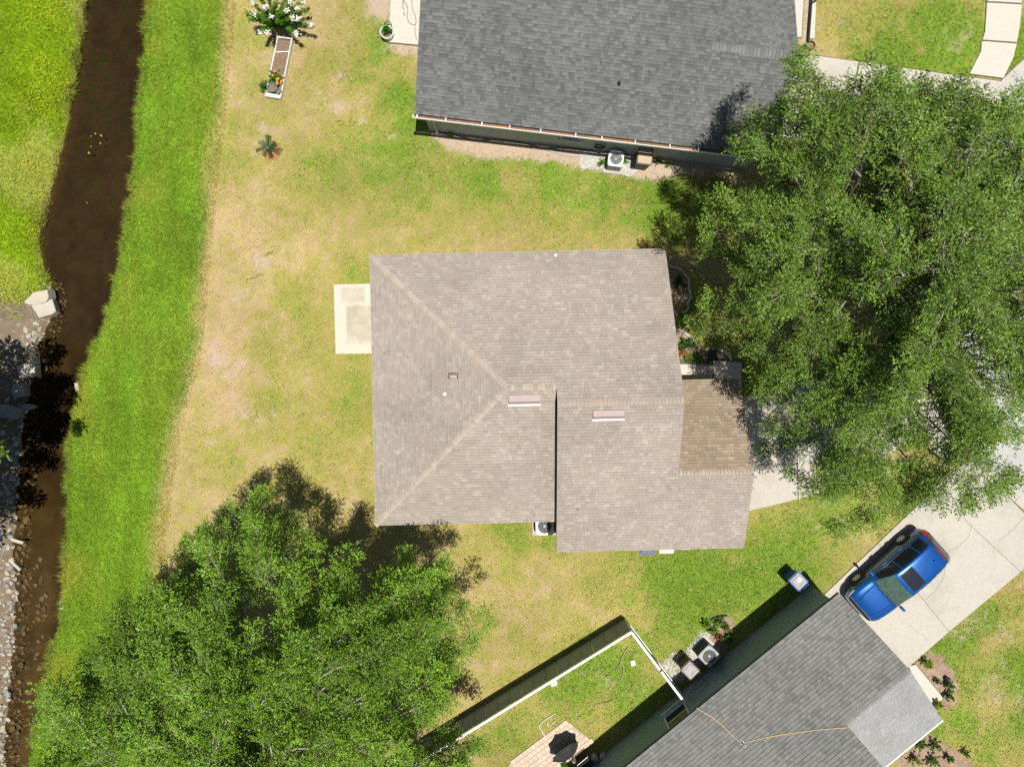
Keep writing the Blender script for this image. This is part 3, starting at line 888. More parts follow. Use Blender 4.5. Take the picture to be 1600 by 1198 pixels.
BEIGE = [(.375, .325, .280), (.387, .336, .290), (.363, .313, .269), (.398, .346, .300), (.371, .319, .274), (.425, .374, .326), (.380, .326, .279), (.364, .308, .260)]
BROWN = [(.335, .262, .190), (.320, .248, .178), (.355, .282, .208), (.300, .238, .172), (.38, .305, .23)]
BEIGE_CAP = [(.405, .340, .285), (.395, .335, .285), (.415, .335, .270), (.400, .340, .290), (.385, .328, .280), (.405, .342, .290)]
GREY = [(.142, .146, .143), (.160, .165, .160), (.176, .181, .175), (.128, .132, .129), (.194, .199, .190), (.165, .170, .164)]
GREY2 = [(.205, .205, .194), (.226, .225, .212), (.242, .240, .226), (.188, .188, .178), (.236, .234, .220), (.215, .215, .203)]
GREY_SUNLIT = [(.330, .334, .328), (.345, .349, .342), (.36, .363, .357), (.335, .338, .332)]  # sun-facing garage slope: its stronger sunlight is put into the shingle colour
PT = 0.42
ZE = 2.6
cs_ = 1 / math.sqrt(1 + PT * PT)

# ---- the beige-roofed house
HA = R(1.24)
xL, yT, yB1, yB2, xs_, xR, xG = -5.81, 5.47, -5.78, -7.04, 1.70, 6.50, 9.50
yr1 = (yT + yB1) / 2; yr2 = (yT + yB2) / 2; xa = xL + (yT - yr1)
yg, ygu = -3.69, 0.0
house = thing('house', 'beige house with tan shingle hip and gable roof beside the concrete driveway', 'house')
rf = Roof(house, M['deck_beige'], BEIGE, 5, HA)
rf.plane([(xL, yT), (xs_, yT), (xs_, yr1), (xa, yr1)], 'N', yT, ZE, PT)
zN = rf.plane([(xs_, yT), (xR, yT), (xR, yr2), (xs_, yr2)], 'N', yT, ZE, PT)
zW = rf.plane([(xL, yT), (xa, yr1), (xL, yB1)], 'W', xL, ZE, PT)
zS1 = rf.plane([(xL, yB1), (xa, yr1), (xs_ - .02, yr1), (xs_ - .02, yB1)], 'S', yB1, ZE, PT)
zS2 = rf.plane([(xs_, yB2), (xs_, yr2), (xR, yr2), (xR, yg), (xR, yB2)], 'S', yB2, ZE, PT)
rf.plane([(xR, yB2), (xR, yg), (xG, yg), (xG, yB2)], 'S', yB2, ZE, PT)
zg_u = ZE + PT * (yg - yB2) - PT * (ygu - yg)
rf.plane([(xR - .25, ygu), (xR - .25, yg), (xG, yg), (xG, ygu)], 'N', ygu, zg_u, PT)
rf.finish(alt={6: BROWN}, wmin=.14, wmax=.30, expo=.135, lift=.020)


def hw(x, y, z):
    return (*rf.w(x, y), z)


def hv(x, y, z):
    p = rf.w(x, y); q_ = rf.w(0, 0)
    return Vector((p[0] - q_[0], p[1] - q_[1], z))


zr1 = zS1((0, yr1)); zr2 = zS2((0, yr2)); zgr = zS2((0, yg))
dn, ds, dw = hv(0, 1, -PT), hv(0, -1, -PT), hv(-1, 0, -PT)
q2 = math.sqrt(.5)
rf.ridge(hw(xL, yT, ZE), hw(xa, yr1, zr1), hv(q2, q2, 0) + Vector((0, 0, -PT * q2)), hv(-q2, -q2, 0) + Vector((0, 0, -PT * q2)), BEIGE_CAP)
rf.ridge(hw(xL, yB1, ZE), hw(xa, yr1, zr1), hv(-q2, q2, 0) + Vector((0, 0, -PT * q2)), hv(q2, -q2, 0) + Vector((0, 0, -PT * q2)), BEIGE_CAP)
rf.ridge(hw(xa, yr1, zr1), hw(xs_, yr1, zr1), dn, ds, BEIGE_CAP)
rf.ridge(hw(xs_, yr2, zr2), hw(xR, yr2, zr2), dn, ds, BEIGE_CAP)
rf.ridge(hw(xR - .1, yg, zgr), hw(xG, yg, zgr), dn, ds, BEIGE_CAP)
# walls
mb = MB(); ov = .34
wl_ = [(xL + ov, yT - ov), (xR - .2, yT - ov), (xR - .2, ygu - .3), (xG - .3, ygu - .3), (xG - .3, yB2 + ov), (xs_ + .12, yB2 + ov), (xs_ + .12, yB1 + ov), (xL + ov, yB1 + ov)]
mb.prism([rf.w(*p) for p in wl_], -.1, ZE - .19)
wall = mb.build('wall', M['wall_beige'], house)
EXCL.append([rf.w(*p) for p in [(xL + .1, yT - .1), (xR, yT - .1), (xR, 0), (xG, 0), (xG, yB2 + .1), (xs_, yB2 + .1), (xs_, yB1 + .1), (xL + .1, yB1 + .1)]])
# gable walls: the step between the two roof levels, and the ends
mb = MB()
def gable(x0, x1, pts):
    a = [(*rf.w(x0, y), z) for y, z in pts]; c = [(*rf.w(x1, y), z) for y, z in pts]; n = len(a)
    mb.add(a + c, [tuple(range(n)), tuple(range(2 * n - 1, n - 1, -1))] + [(n + i, n + (i + 1) % n, (i + 1) % n, i) for i in range(n)])
gable(xs_ + .12, xs_ + .2, [(yB2 + .4, ZE - .2), (yB2 + .4, ZE + .0), (yr2, zr2 - .2), (yr1, zr1 - .2), (yr1, 2.4)])
gable(xR - .3, xR - .2, [(yT - .4, ZE - .2), (yr2, zr2 - .2), (yB2 + .4, ZE - .2)])
gable(xG - .4, xG - .3, [(ygu - .4, ZE - .2), (yg, zgr - .2), (yB2 + .4, ZE - .2)])
mb.build('gable_wall', M['wall_beige'], house)
mb = MB(); dz0 = .06
g0 = [rf.w(xG - .29, -1.6), rf.w(xG - .25, -1.6), rf.w(xG - .25, -6.2), rf.w(xG - .29, -6.2)]
mb.prism(g0, .06, 2.2); mb.build('garage_door', M['white'], house)
# roof vents and pipes
def slope_vent(px0, px1, py0, py1, zf, edge_y):
    z = zf
    a = P((px0 + px1) / 2, (py0 + py1) / 2, z)
    Lv = (px1 - px0) * (CAM_H - z) / FPX; dv = (py1 - py0) * (CAM_H - z) / FPX
    m_ = MB()
    up_ = dv / 2 * PT
    # wedge lifting off the slope: high side up the roof is flush, low side stands clear
    V = [(-Lv / 2, -dv / 2, -up_ + .01), (Lv / 2, -dv / 2, -up_ + .01), (Lv / 2, dv / 2, up_ + .01), (-Lv / 2, dv / 2, up_ + .01),
         (-Lv / 2 + .01, -dv / 2 + .12, -up_ + .22), (Lv / 2 - .01, -dv / 2 + .12, -up_ + .22), (Lv / 2 - .01, dv / 2 - .02, up_ + .06), (-Lv / 2 + .01, dv / 2 - .02, up_ + .06)]
    m_.add(V, [(3, 2, 1, 0), (4, 5, 6, 7), (0, 1, 5, 4), (1, 2, 6, 5), (2, 3, 7, 6), (3, 0, 4, 7)])
    o = m_.build('roof_vent', M['vent'], rf.roof, loc=tuple(a), rz=HA)
    f_ = MB(); f_.box(-Lv / 2 - .02, Lv / 2 + .02, -dv / 2 - .05, -dv / 2 + .02, -up_ - .0, -up_ + .035)
    f_.build('flashing', M['pipe_white'], rf.roof, loc=tuple(a), rz=HA)


def z_on(px, py, zf):
    z = 4.0
    for _ in range(6):
        a = P(px, py, z); ca, sa = math.cos(-HA), math.sin(-HA)
        z = zf((a.x * ca - a.y * sa, a.x * sa + a.y * ca))
    return z


slope_vent(795, 844, 616, 632, z_on(820, 625, zS1), yB1)
slope_vent(926, 975, 640, 655, z_on(950, 648, zS2), yB2)
def pipe(px, py, zf, r, h, m_, name='vent_pipe'):
    z = z_on(px, py, zf); a = P(px, py, z)
    q_ = MB(); q_.lathe([(r * 2.2, -.03), (r * 1.7, .035), (r, .05), (r, h), (r * .8, h), (r * .75, h - .08)], 14)
    return q_.build(name, m_, rf.roof, loc=tuple(a))
pipe(695, 615, zW, .045, .24, M['pipe_white'])
pipe(903, 795, zS2, .035, .16, M['vent'])
pipe(868, 399, zN, .04, .10, M['pipe_white'])
z = z_on(709, 588, zW); q_ = MB(); q_.box(-.16, .16, -.10, .08, -.08, .16, top=(.03, .03)); q_.build('box_vent', M['vent'], rf.roof, loc=tuple(P(709, 588, z)))
q_ = MB(); q_.tube([(-.17, -.09, .15), (-.17, .10, .17), (.17, .10, .17), (.17, -.09, .15)], .022, 6); q_.build('vent_hood', M['brown_bin'], rf.roof, loc=tuple(P(709, 588, z)))

# ---- grey-roofed house with the white gutter, under the big tree
HB = math.atan2(-.118, .993)
E = P(648, 178, ZE)
hb = thing('house', 'sage house with dark grey shingle roof and white gutter along its eave', 'house')
rb = Roof(hb, M['deck_grey'], GREY, 6, HB, (E.x, E.y))
Lg0, Lg1, vr, vg = 11.65, 15.05, 6.3, 3.5
rb.plane([(0, 0), (Lg0, 0), (Lg0, vr), (0, vr)], 'S', 0, ZE, PT)
rb.plane([(Lg0, 0), (Lg1, 0), (Lg1, vg), (Lg0, vg)], 'S', 0, ZE, PT)
rb.plane([(Lg0 - .1, 2 * vg), (Lg0 - .1, vg), (Lg1, vg), (Lg1, 2 * vg)], 'N', 2 * vg, ZE, PT)
rb.plane([(0, 2 * vr), (0, vr), (Lg0, vr), (Lg0, 2 * vr)], 'N', 2 * vr, ZE, PT)
def inview(cen):
    kx = 800 + cen[:, 0] * FPX / (CAM_H - cen[:, 2]); ky = 599 - cen[:, 1] * FPX / (CAM_H - cen[:, 2])
    return (kx > 0) & (kx < 1600) & (ky > 8) & (ky < 1190)
rb.finish(single=(0, inview), wmin=.11, wmax=.28, expo=.132)
def bw_(x, y, z): return (*rb.w(x, y), z)
def bv(x, y, z):
    p = rb.w(x, y); q_ = rb.w(0, 0); return Vector((p[0] - q_[0], p[1] - q_[1], z))
rb.ridge(bw_(Lg0 - .05, vg, ZE + PT * vg), bw_(Lg1, vg, ZE + PT * vg), bv(0, 1, -PT), bv(0, -1, -PT), [(.19, .19, .182), (.17, .17, .165), (.205, .205, .195)], half=.17)
rb.ridge(bw_(0, vr, ZE + PT * vr), bw_(Lg0, vr, ZE + PT * vr), bv(0, 1, -PT), bv(0, -1, -PT), None, half=.17)
mb = MB(); mb.prism([rb.w(*p) for p in [(.28, .30), (Lg1 - .3, .30), (Lg1 - .3, 2 * vg - .3), (Lg0 - .2, 2 * vg - .3), (Lg0 - .2, 2 * vr - .3), (.28, 2 * vr - .3)]], -.1, ZE - .19)
wb = mb.build('wall', M['wall_sage'], hb)
EXCL.append([rb.w(*p) for p in [(.05, .1), (Lg1 - .1, .1), (Lg1 - .1, 2 * vg), (Lg0, 2 * vg), (Lg0, 12), (.05, 12)]])
# gables
for (x0, x1, vtop) in ((.28, .36, vr), (Lg0 - .36, Lg0 - .28, vr), (Lg1 - .38, Lg1 - .3, vg)):
    mb = MB(); pts = [(.4, ZE - .2), (vtop, ZE + PT * vtop - .2), (2 * vtop - .4, ZE - .2)]
    a = [bw_(x0, y, z) for y, z in pts]; c = [bw_(x1, y, z) for y, z in pts]
    mb.add(a + c, [(0, 1, 2), (5, 4, 3), (0, 3, 4, 1), (1, 4, 5, 2), (2, 5, 3, 0)]); mb.build('gable_wall', M['wall_sage'], hb)
# gutter: open trough with leaf litter, hangers, downspout
gut = thing('gutter_anchor', None, None)
bpy.data.objects.remove(gut)
def bbox(mb_, x0, x1, y0, y1, z0, z1):
    V = [bw_(x, y, z) for z in (z0, z1) for (x, y) in ((x0, y0), (x1, y0), (x1, y1), (x0, y1))]
    mb_.add(V, [(3, 2, 1, 0), (4, 5, 6, 7), (0, 1, 5, 4), (1, 2, 6, 5), (2, 3, 7, 6), (3, 0, 4, 7)])
mb = MB()
bbox(mb, -.06, Lg1 + .02, -.155, -.128, ZE - .16, ZE - .035)
bbox(mb, -.06, Lg1 + .02, -.128, -.012, ZE - .16, ZE - .145)
bbox(mb, -.085, -.06, -.155, -.012, ZE - .16, ZE - .03); bbox(mb, Lg1 + .02, Lg1 + .045, -.155, -.012, ZE - .16, ZE - .03)
gt = mb.build('gutter', M['white'], hb)
mb = MB(); bbox(mb, -.05, Lg1, -.126, -.014, ZE - .143, ZE - .115); mb.build('leaf_litter', M['debris'], gt)
for x in (.10, 1.30, 2.82, 3.98, 5.28, 6.75, 7.85, 9.25, 10.7, 11.9, 13.3, 14.6):
    mb = MB(); bbox(mb, x - .02, x + .025, -.13, .03, ZE - .06, ZE - .028 + .012); mb.build('gutter_hanger', M['white'], gt)
mb = MB()
mb.tube([bw_(.62, -.07, ZE - .15), bw_(.62, .05, ZE - .4), bw_(.62, .22, ZE - .55), bw_(.64, .24, .25), bw_(.66, .05, .08)], .045, 6)
mb.build('downspout', M['white_wood'], hb)
# wall fittings: window, meter boxes, hose loop
def wall_px(px, py, zg=1.2):
    """point on the eave-side wall of this house that shows at this pixel"""
    lo, hi = 0.0, 2.5
    for _ in range(40):
        z = (lo + hi) / 2; p = P(px, py, z); v = (p.x - E.x) * (-math.sin(HB)) + (p.y - E.y) * math.cos(HB)
        if v < .30: lo = z
        else: hi = z
    u = (p.x - E.x) * math.cos(HB) + (p.y - E.y) * math.sin(HB)
    return u, z
u0, z0 = wall_px(877, 213); u1, z1 = wall_px(911, 217)
mb = MB(); bbox(mb, u0, u1, .262, .298, 1.0, 1.08); bbox(mb, u0, u1, .262, .298, 1.92, 2.0)
bbox(mb, u0, u0 + .07, .262, .298, 1.08, 1.92); bbox(mb, u1 - .07, u1, .262, .298, 1.08, 1.92); bbox(mb, u0 + .07, u1 - .07, .268, .298, 1.48, 1.53)
wdo = mb.build('window', M['frame_blue'], hb)
mb = MB(); bbox(mb, u0 + .07, u1 - .07, .285, .297, 1.08, 1.48); mb.build('pane', M['pane'], wdo)
mb = MB(); bbox(mb, u0 + .07, u1 - .07, .285, .297, 1.53, 1.92); mb.build('pane', M['pane'], wdo)
mb = MB(); bbox(mb, u0 - .06, u1 + .06, .21, .30, .93, .998); mb.build('sill', M['frame_blue'], wdo)
u, z = wall_px(943, 222)
mb = MB()
for k in range(4):
    r_ = .2 + .014 * k; mb.tube([bw_(u + r_ * math.cos(a), .25 - .015 * k, .75 + r_ * .8 * math.sin(a)) for a in np.linspace(0, 2 * math.pi, 22)], .014, 5)
tag(mb.build('garden_hose', M['black']), 'black hose coiled on the sage wall above the gravel', 'hose')
mb = MB()
mb.tube([bw_(x, .20 + .06 * math.sin(x * 2), .03 + .03 * math.sin(x * 1.3) ** 2) for x in np.linspace(.7, 8.1, 60)], .014, 5)
tag(mb.build('cable', M['rust']), 'thin black cable lying along the foot of the sage wall', 'cable')
mb = MB()
mb.tube([bw_(5.0 + t * 3.2, .02 - .12 * t + .05 * math.sin(9 * t), .03) for t in np.linspace(0, 1, 30)], .022, 6)
tag(mb.build('pipe', M['steel']), 'grey pipe lying on the ground beside the white gravel', 'pipe')
# small roof pipe
z = 4.0
for _ in range(6):
    a = P(967, 131, z); z = ZE + PT * ((a.x - E.x) * -math.sin(HB) + (a.y - E.y) * math.cos(HB))
q_ = MB(); q_.lathe([(.09, -.03), (.06, .03), (.04, .05), (.04, .2), (.03, .2), (.028, .1)], 12); q_.build('vent_pipe', M['black'], rb.roof, loc=tuple(P(967, 131, z)))

# ---- grey-roofed house by the blue car
EC = P(1311, 926, ZE)
dC = Vector((-.776, -.631)).normalized()
HC = math.atan2(dC.y, dC.x) + math.pi          # house x axis = back along the eave, y axis to the centre of the yard
hc = thing('house', 'grey green house with weathered grey gable roof in front of the parked car', 'house')
rc = Roof(hc, M['deck_grey'], GREY2, 8, HC, (EC.x, EC.y))
# in these axes: x from 0 (garage front) to negative (back), y negative = up the slope
G0, LB, vrC, vgC = 3.3, 21.0, 6.5, 3.4
rc.plane([(-G0, 0), (0, 0), (0, -vgC), (-G0, -vgC)], 'N', 0, ZE, PT)
rc.plane([(-LB, 0), (-G0, 0), (-G0, -vrC), (-LB, -vrC)], 'N', 0, ZE, PT)
rc.plane([(-G0 - .1, -vgC), (0, -vgC), (0, -2 * vgC), (-G0 - .1, -2 * vgC)], 'S', -2 * vgC, ZE, PT)
rc.plane([(-LB, -vrC), (-G0, -vrC), (-G0, -2 * vrC), (-LB, -2 * vrC)], 'S', -2 * vrC, ZE, PT)
rc.finish(single=(1, inview), alt={2: GREY_SUNLIT}, wmin=.12, wmax=.26, expo=.148, lift=.022)
def cw(x, y, z): return (*rc.w(x, y), z)
def cv(x, y, z):
    p = rc.w(x, y); q_ = rc.w(0, 0); return Vector((p[0] - q_[0], p[1] - q_[1], z))
rc.ridge(cw(-G0 - .05, -vgC, ZE + PT * vgC), cw(0, -vgC, ZE + PT * vgC), cv(0, 1, -PT), cv(0, -1, -PT), None, half=.16)
rc.ridge(cw(-LB, -vrC, ZE + PT * vrC), cw(-G0, -vrC, ZE + PT * vrC), cv(0, 1, -PT), cv(0, -1, -PT), None, half=.16)
def cbox(mb_, x0, x1, y0, y1, z0, z1):
    V = [cw(x, y, z) for z in (z0, z1) for (x, y) in ((x0, y0), (x1, y0), (x1, y1), (x0, y1))]
    mb_.add(V, [(3, 2, 1, 0), (4, 5, 6, 7), (0, 1, 5, 4), (1, 2, 6, 5), (2, 3, 7, 6), (3, 0, 4, 7)])
mb = MB(); mb.prism([rc.w(*p) for p in [(-.32, -.34), (-LB + .3, -.34), (-LB + .3, -2 * vrC + .3), (-G0 - .2, -2 * vrC + .3), (-G0 - .2, -2 * vgC + .3), (-.32, -2 * vgC + .3)]], -.1, ZE - .19)
mb.build('wall', M['wall_green'], hc)
EXCL.append([rc.w(*p) for p in [(-.3, -.3), (-LB, -.3), (-LB, -13), (-G0, -13), (-G0, -6.6), (-.3, -6.6)]])
for (x0, x1, vtop) in ((-.40, -.32, vgC), (-G0 - .36, -G0 - .28, vrC)):
    mb = MB(); pts = [(-.4, ZE - .2), (-vtop, ZE + PT * vtop - .2), (-2 * vtop + .4, ZE - .2)]
    a = [cw(x0, y, z) for y, z in pts]; c = [cw(x1, y, z) for y, z in pts]
    mb.add(a + c, [(0, 1, 2), (5, 4, 3), (0, 3, 4, 1), (1, 4, 5, 2), (2, 5, 3, 0)]); mb.build('gable_wall', M['wall_green'], hc)
mb = MB(); cbox(mb, -G0, .02, -2 * vgC - .09, -2 * vgC - .005, ZE - .15, ZE - .02); mb.build('gutter', M['white'], hc)
mb = MB(); cbox(mb, -.318, -.28, -6.0, -1.0, .05, 2.2); mb.build('garage_door', M['white'], hc)
uw0 = -8.6
mb = MB()
cbox(mb, uw0 - .58, uw0 + .58, -.338, -.29, .9, .99); cbox(mb, uw0 - .58, uw0 - .51, -.338, -.29, .99, 2.2); cbox(mb, uw0 + .51, uw0 + .58, -.338, -.29, .99, 2.2)
cbox(mb, uw0 - .51, uw0 + .51, -.338, -.30, 1.52, 1.57); cbox(mb, uw0 - .58, uw0 + .58, -.338, -.29, 2.2, 2.27)
wdo = mb.build('window', M['white'], hc)
mb = MB(); cbox(mb, uw0 - .51, uw0 + .51, -.338, -.325, .99, 1.52); mb.build('pane', M['pane'], wdo)
mb = MB(); cbox(mb, uw0 - .51, uw0 + .51, -.338, -.322, 1.57, 2.2); mb.build('pane', M['pane'], wdo)
mb = MB(); cbox(mb, uw0 - .64, uw0 + .64, -.338, -.17, .80, .898); mb.build('sill', M['frame_blue'], wdo)
def roofC(px, py):
    z = 4.0
    for _ in range(8):
        a = P(px, py, z); y = -(a.x - EC.x) * math.sin(HC) + (a.y - EC.y) * math.cos(HC); z = ZE - PT * y
    return P(px, py, z)
rp_ = [roofC(x, y) + Vector((0, 0, .035)) for x, y in [(1088, 1105), (1100, 1112), (1112, 1119), (1128, 1132), (1145, 1149), (1159, 1160.5), (1175, 1156), (1200, 1150), (1240, 1143.5), (1280, 1138.5), (1327, 1135)]]
mb = MB(); mb.tube(rp_, .017, 6)
tag(mb.build('rope', M['rope']), 'yellow rope lying slack across the weathered grey roof', 'rope')
q_ = MB(); q_.lathe([(.10, -.03), (.07, .03), (.045, .05), (.045, .26), (.035, .26), (.03, .1)], 12); q_.build('vent_pipe', M['pipe_white'], rc.roof, loc=tuple(roofC(1160, 1160)))

# ------------------------------------------------------------------ fence
FH = 1.55
f0 = P(986, 986, FH); f1 = P(740, 1137, FH); f1 = f0 + (f1 - f0) * 1.62
fence = thing('fence', 'dark green screen fence with white top rail around the paved yard', 'fence')
L_ = (Vector(f1) - Vector(f0)).length; du = (f1 - f0).normalized(); dn_ = Vector((-du.y, du.x, 0))
if dn_.y < 0: dn_ = -dn_
def obox(mb_, o, u, n, a0, a1, b0, b1, z0, z1):
    V = []
    for z in (z0, z1):
        for (a, b) in ((a0, b0), (a1, b0), (a1, b1), (a0, b1)):
            p = o + u * a + n * b; V.append((p.x, p.y, z))
    mb_.add(V, [(3, 2, 1, 0), (4, 5, 6, 7), (0, 1, 5, 4), (1, 2, 6, 5), (2, 3, 7, 6), (3, 0, 4, 7)])
fo = Vector((f0.x, f0.y, 0)); npan = 7; sp = L_ / npan
for i in range(npan + 1):
    mb = MB(); obox(mb, fo, du, dn_, i * sp - .04, i * sp + .04, -.06, .02, -.1, FH + .02); mb.build('post', M['white'] if i in (0, npan) else M['steel'], fence)
    if i < npan:
        mb = MB()
        # screen slightly slack between the posts
        V = []; F = []; KU, KZ = 12, 6
        for a in range(KU + 1):
            for z in range(KZ + 1):
                t = a / KU; bl_ = .03 + .03 * math.sin(math.pi * t) * math.sin(math.pi * z / KZ) * (1 if i % 2 else -.4)
                p = fo + du * (i * sp + .02 + t * (sp - .04)) + dn_ * bl_; V.append((p.x, p.y, -.04 + (FH + .01) * z / KZ))
        for a in range(KU):
            for z in range(KZ):
                F.append((a * (KZ + 1) + z, a * (KZ + 1) + z + 1, (a + 1) * (KZ + 1) + z + 1, (a + 1) * (KZ + 1) + z))
        mb.add(V, F); pn = mb.build('panel', M['screen'], fence, smooth=True)
        for t in (.33, .66):
            mb = MB(); obox(mb, fo, du, dn_, i * sp + t * sp - .012, i * sp + t * sp + .012, .055, .075, .05, FH - .05); mb.build('stay', M['screen'], pn)
mb = MB(); obox(mb, fo, du, dn_, -.03, L_ + .03, -.065, .03, FH + .022, FH + .075); mb.build('top_rail', M['white'], fence)
g1 = P(1072, 1100, FH); gate = thing('gate_fence', 'white framed fence section joining the screen fence to the house', 'fence', )
gu = (g1 - f0); gu.z = 0; GL = gu.length; gu.normalize(); gn = Vector((-gu.y, gu.x, 0))
if gn.x < 0: gn = -gn
go = fo + gu * .08
for i, (a, c) in enumerate(((0.0, GL * .50), (GL * .53, GL * .98))):
    mb = MB(); obox(mb, go, gu, gn, a, c, -.05, .05, FH - .02 - .03 * i, FH + .06 - .03 * i); mb.build('top_rail', M['white'], gate)
    mb = MB(); obox(mb, go, gu, gn, a, c, -.03, .045, .12, .2); mb.build('bottom_rail', M['white'], gate)
    mb = MB(); obox(mb, go, gu, gn, a + .05, c - .05, -.012, .012, .2, FH - .03); mb.build('panel', M['screen'], gate)
    for x in (a + .02, c - .06):
        mb = MB(); obox(mb, go, gu, gn, x, x + .08, -.045, .055, -.1, FH - .05 - .03 * i); mb.build('post', M['white'], gate)
# small white plate hanging on the fence
pl = P(867, 1076, .9)
mb = MB(); mb.rbox(.30, .26, .0, .10, .05, cap=.02); mb.tube([(0, .1, .05), (0, .25, .2), (-.02, .33, .5)], .02, 6)
tag(mb.build('dish', M['white'], loc=(pl.x, pl.y - .1, .0), rz=.4), 'white square dish on the grass below the fence rail', 'dish')

# ------------------------------------------------------------------ air conditioners
def ac_unit(label, px, py, w, h, rz, top_m, body_m, rad=.07, fan='dark'):
    c = P(px, py, h)
    t = thing('air_conditioner', label, 'air conditioner', (c.x, c.y, 0), rz)
    mb = MB(); mb.rbox(w + .28, w + .28, -.05, .07, .04); mb.build('pad', M['concrete'], t)
    mb = MB(); mb.rbox(w, w, .07, h - .07, rad, seg=5); mb.build('casing', body_m, t)
    cs = None
    for k in range(9):
        z = .14 + k * (h - .28) / 8
        mb = MB(); mb.rbox(w + .022, w + .022, z, z + .02, rad + .005, seg=4); mb.build('louver', body_m, t)
    # top panel with a round opening
    n = 40; ro = w * .40; W2 = w / 2 + .015; V = []; F = []
    def sq(a, W):
        ca, sa = math.cos(a), math.sin(a); k = (abs(ca) ** 7 + abs(sa) ** 7) ** (-1 / 7.); return (W * k * ca, W * k * sa)
    for z, inner, kind in ((h - .07, 0, 0), (h - .02, 0, 0), (h, -.03, 0), (h + .004, 0, 1), (h - .03, -.015, 1), (h - .12, -.02, 1)):
        for k in range(n):
            a = 2 * math.pi * k / n
            if kind == 0: x, y = sq(a, W2 + inner)
            else: x, y = (ro + inner) * math.cos(a), (ro + inner) * math.sin(a)
            V.append((x, y, z))
    for j in range(5):
        F += [(j * n + k, j * n + (k + 1) % n, (j + 1) * n + (k + 1) % n, (j + 1) * n + k) for k in range(n)]
    mb = MB(); mb.add(V, F); mb.build('top_panel', top_m, t, smooth=False)
    mb = MB(); mb.lathe([(ro - .02, h - .13), (ro - .025, h - .128)], 30); mb.build('fan_well', M['black'], t)
    for k in range(4):
        a0 = k * math.pi / 2 + .5; V = []
        for rr in (.06, ro * .55, ro - .06):
            for s_ in (-1, 1):
                a = a0 + s_ * (.28 + .15 * (rr / ro)); V.append((rr * math.cos(a), rr * math.sin(a), h - .085 + s_ * .022))
        mb = MB(); mb.add(V, [(0, 1, 3, 2), (2, 3, 5, 4)]); mb.build('fan_blade', M['steel'], t)
    mb = MB(); mb.lathe([(.085, h - .07), (.08, h - .03), (.05, h - .02)], 16); mb.build('motor', M['ac_grey'], t)
    mb = MB()
    for rr in np.linspace(.10, ro - .01, 6):
        mb.tube([(rr * math.cos(a), rr * math.sin(a), h + .008) for a in np.linspace(0, 2 * math.pi, 33)], .0035, 4)
    for k in range(8):
        a = k * math.pi / 4; mb.tube([(.05 * math.cos(a), .05 * math.sin(a), h + .012), (ro * math.cos(a), ro * math.sin(a), h + .012)], .004, 4)
    mb.build('grille', M['dark_metal'], t)
    return t


ac_unit('white topped air conditioner on white gravel by the sage wall', 962.5, 248, .66, .72, HB, M['ac_white'], M['ac_body'])
ac_unit('white topped air conditioner half under the eave of the beige house', 851, 822, .78, .70, HA, M['ac_white'], M['ac_body_dark'])
ac_unit('grey topped air conditioner beside the maroon bin by the green wall', 1108.5, 1025, .74, .80, HC + .12, M['ac_grey'], M['ac_body_dark'], rad=.04)


# ------------------------------------------------------------------ wheeled bins
def bin_cart(label, c, rz, body_m, lid_m, h=1.02, w=.60, d=.66, name='wheeled_bin', rib=True, patch=None):
    t = thing(name, label, 'bin', (c[0], c[1], 0), rz)
    mb = MB(); mb.rbox(w - .13, d - .15, .06, h - .06, .05, taper=.11); mb.build('body', body_m, t)
    mb = MB(); mb.rbox(w + .03, d + .02, h - .09, h - .03, .06); mb.build('rim', body_m, t)
    mb = MB(); mb.rbox(w - .05, d - .05, h - .044, h + .02, .07, cap=.03); lid = mb.build('lid', lid_m, t)
    if rib:
        mb = MB(); mb.rbox(w * .72, d * .50, h + .0, h + .05, .05, cy=-.05, cap=.02); mb.build('raised_panel', lid_m, lid)
        mb = MB(); mb.rbox(w * .72, d * .16, h + .0, h + .04, .03, cy=d * .32, cap=.015); mb.build('raised_panel', lid_m, lid)
    if patch is not None:
        mb = MB(); mb.rbox(w * .30, d * .24, h + .05, h + .056, .03, cx=-.07, cy=-.05); mb.build('sticker', patch, lid)
    mb = MB(); mb.tube([(-w / 2 + .06, d / 2 - .02, h - .06), (-w / 2 + .06, d / 2 + .08, h - .03), (w / 2 - .06, d / 2 + .08, h - .03), (w / 2 - .06, d / 2 - .02, h - .06)], .018, 6); mb.build('handle', body_m, t)
    for s_ in (-1, 1):
        mb = MB(); mb.lathe([(.03, -.035), (.12, -.03), (.125, 0), (.12, .03), (.03, .035)], 18, axis='x', cx=s_ * (w / 2 - .06), cy=d / 2 - .06, cz=.125); wh = mb.build('wheel', M['black'], t)
    return t


cb = P(1248, 908, 1.03)
bin_cart('blue wheeled bin with grey lid at the corner of the green wall', (cb.x, cb.y), HC + math.pi + .08, M['blue_bin'], M['lid_grey'], patch=M['white'])
cb = P(1078.5, 1047, 1.03)
bin_cart('maroon wheeled bin with grey lid beside the fence and air conditioner', (cb.x, cb.y), HC + math.pi + .1, M['maroon_bin'], M['lid_grey'])
cb = P(1008, 244, 1.0)
bin_cart('tan lidded wheeled bin against the sage wall', (cb.x, cb.y), HB, M['brown_bin'], M['tan_bin'], h=1.0, w=.66, d=.72, rib=False)
def hbp(x, y): return rf.w(x, y)
bin_cart('blue wheeled bin with dark lid against the beige house', hbp(5.80, -7.29), HA, M['blue_bin'], M['dark_metal'], h=1.0, w=.66, d=.72, rib=True)
bin_cart('cream wheeled bin between two other bins at the beige house', hbp(6.65, -7.31), HA, M['cream'], M['cream'], h=.95, w=.62, d=.62, rib=False)
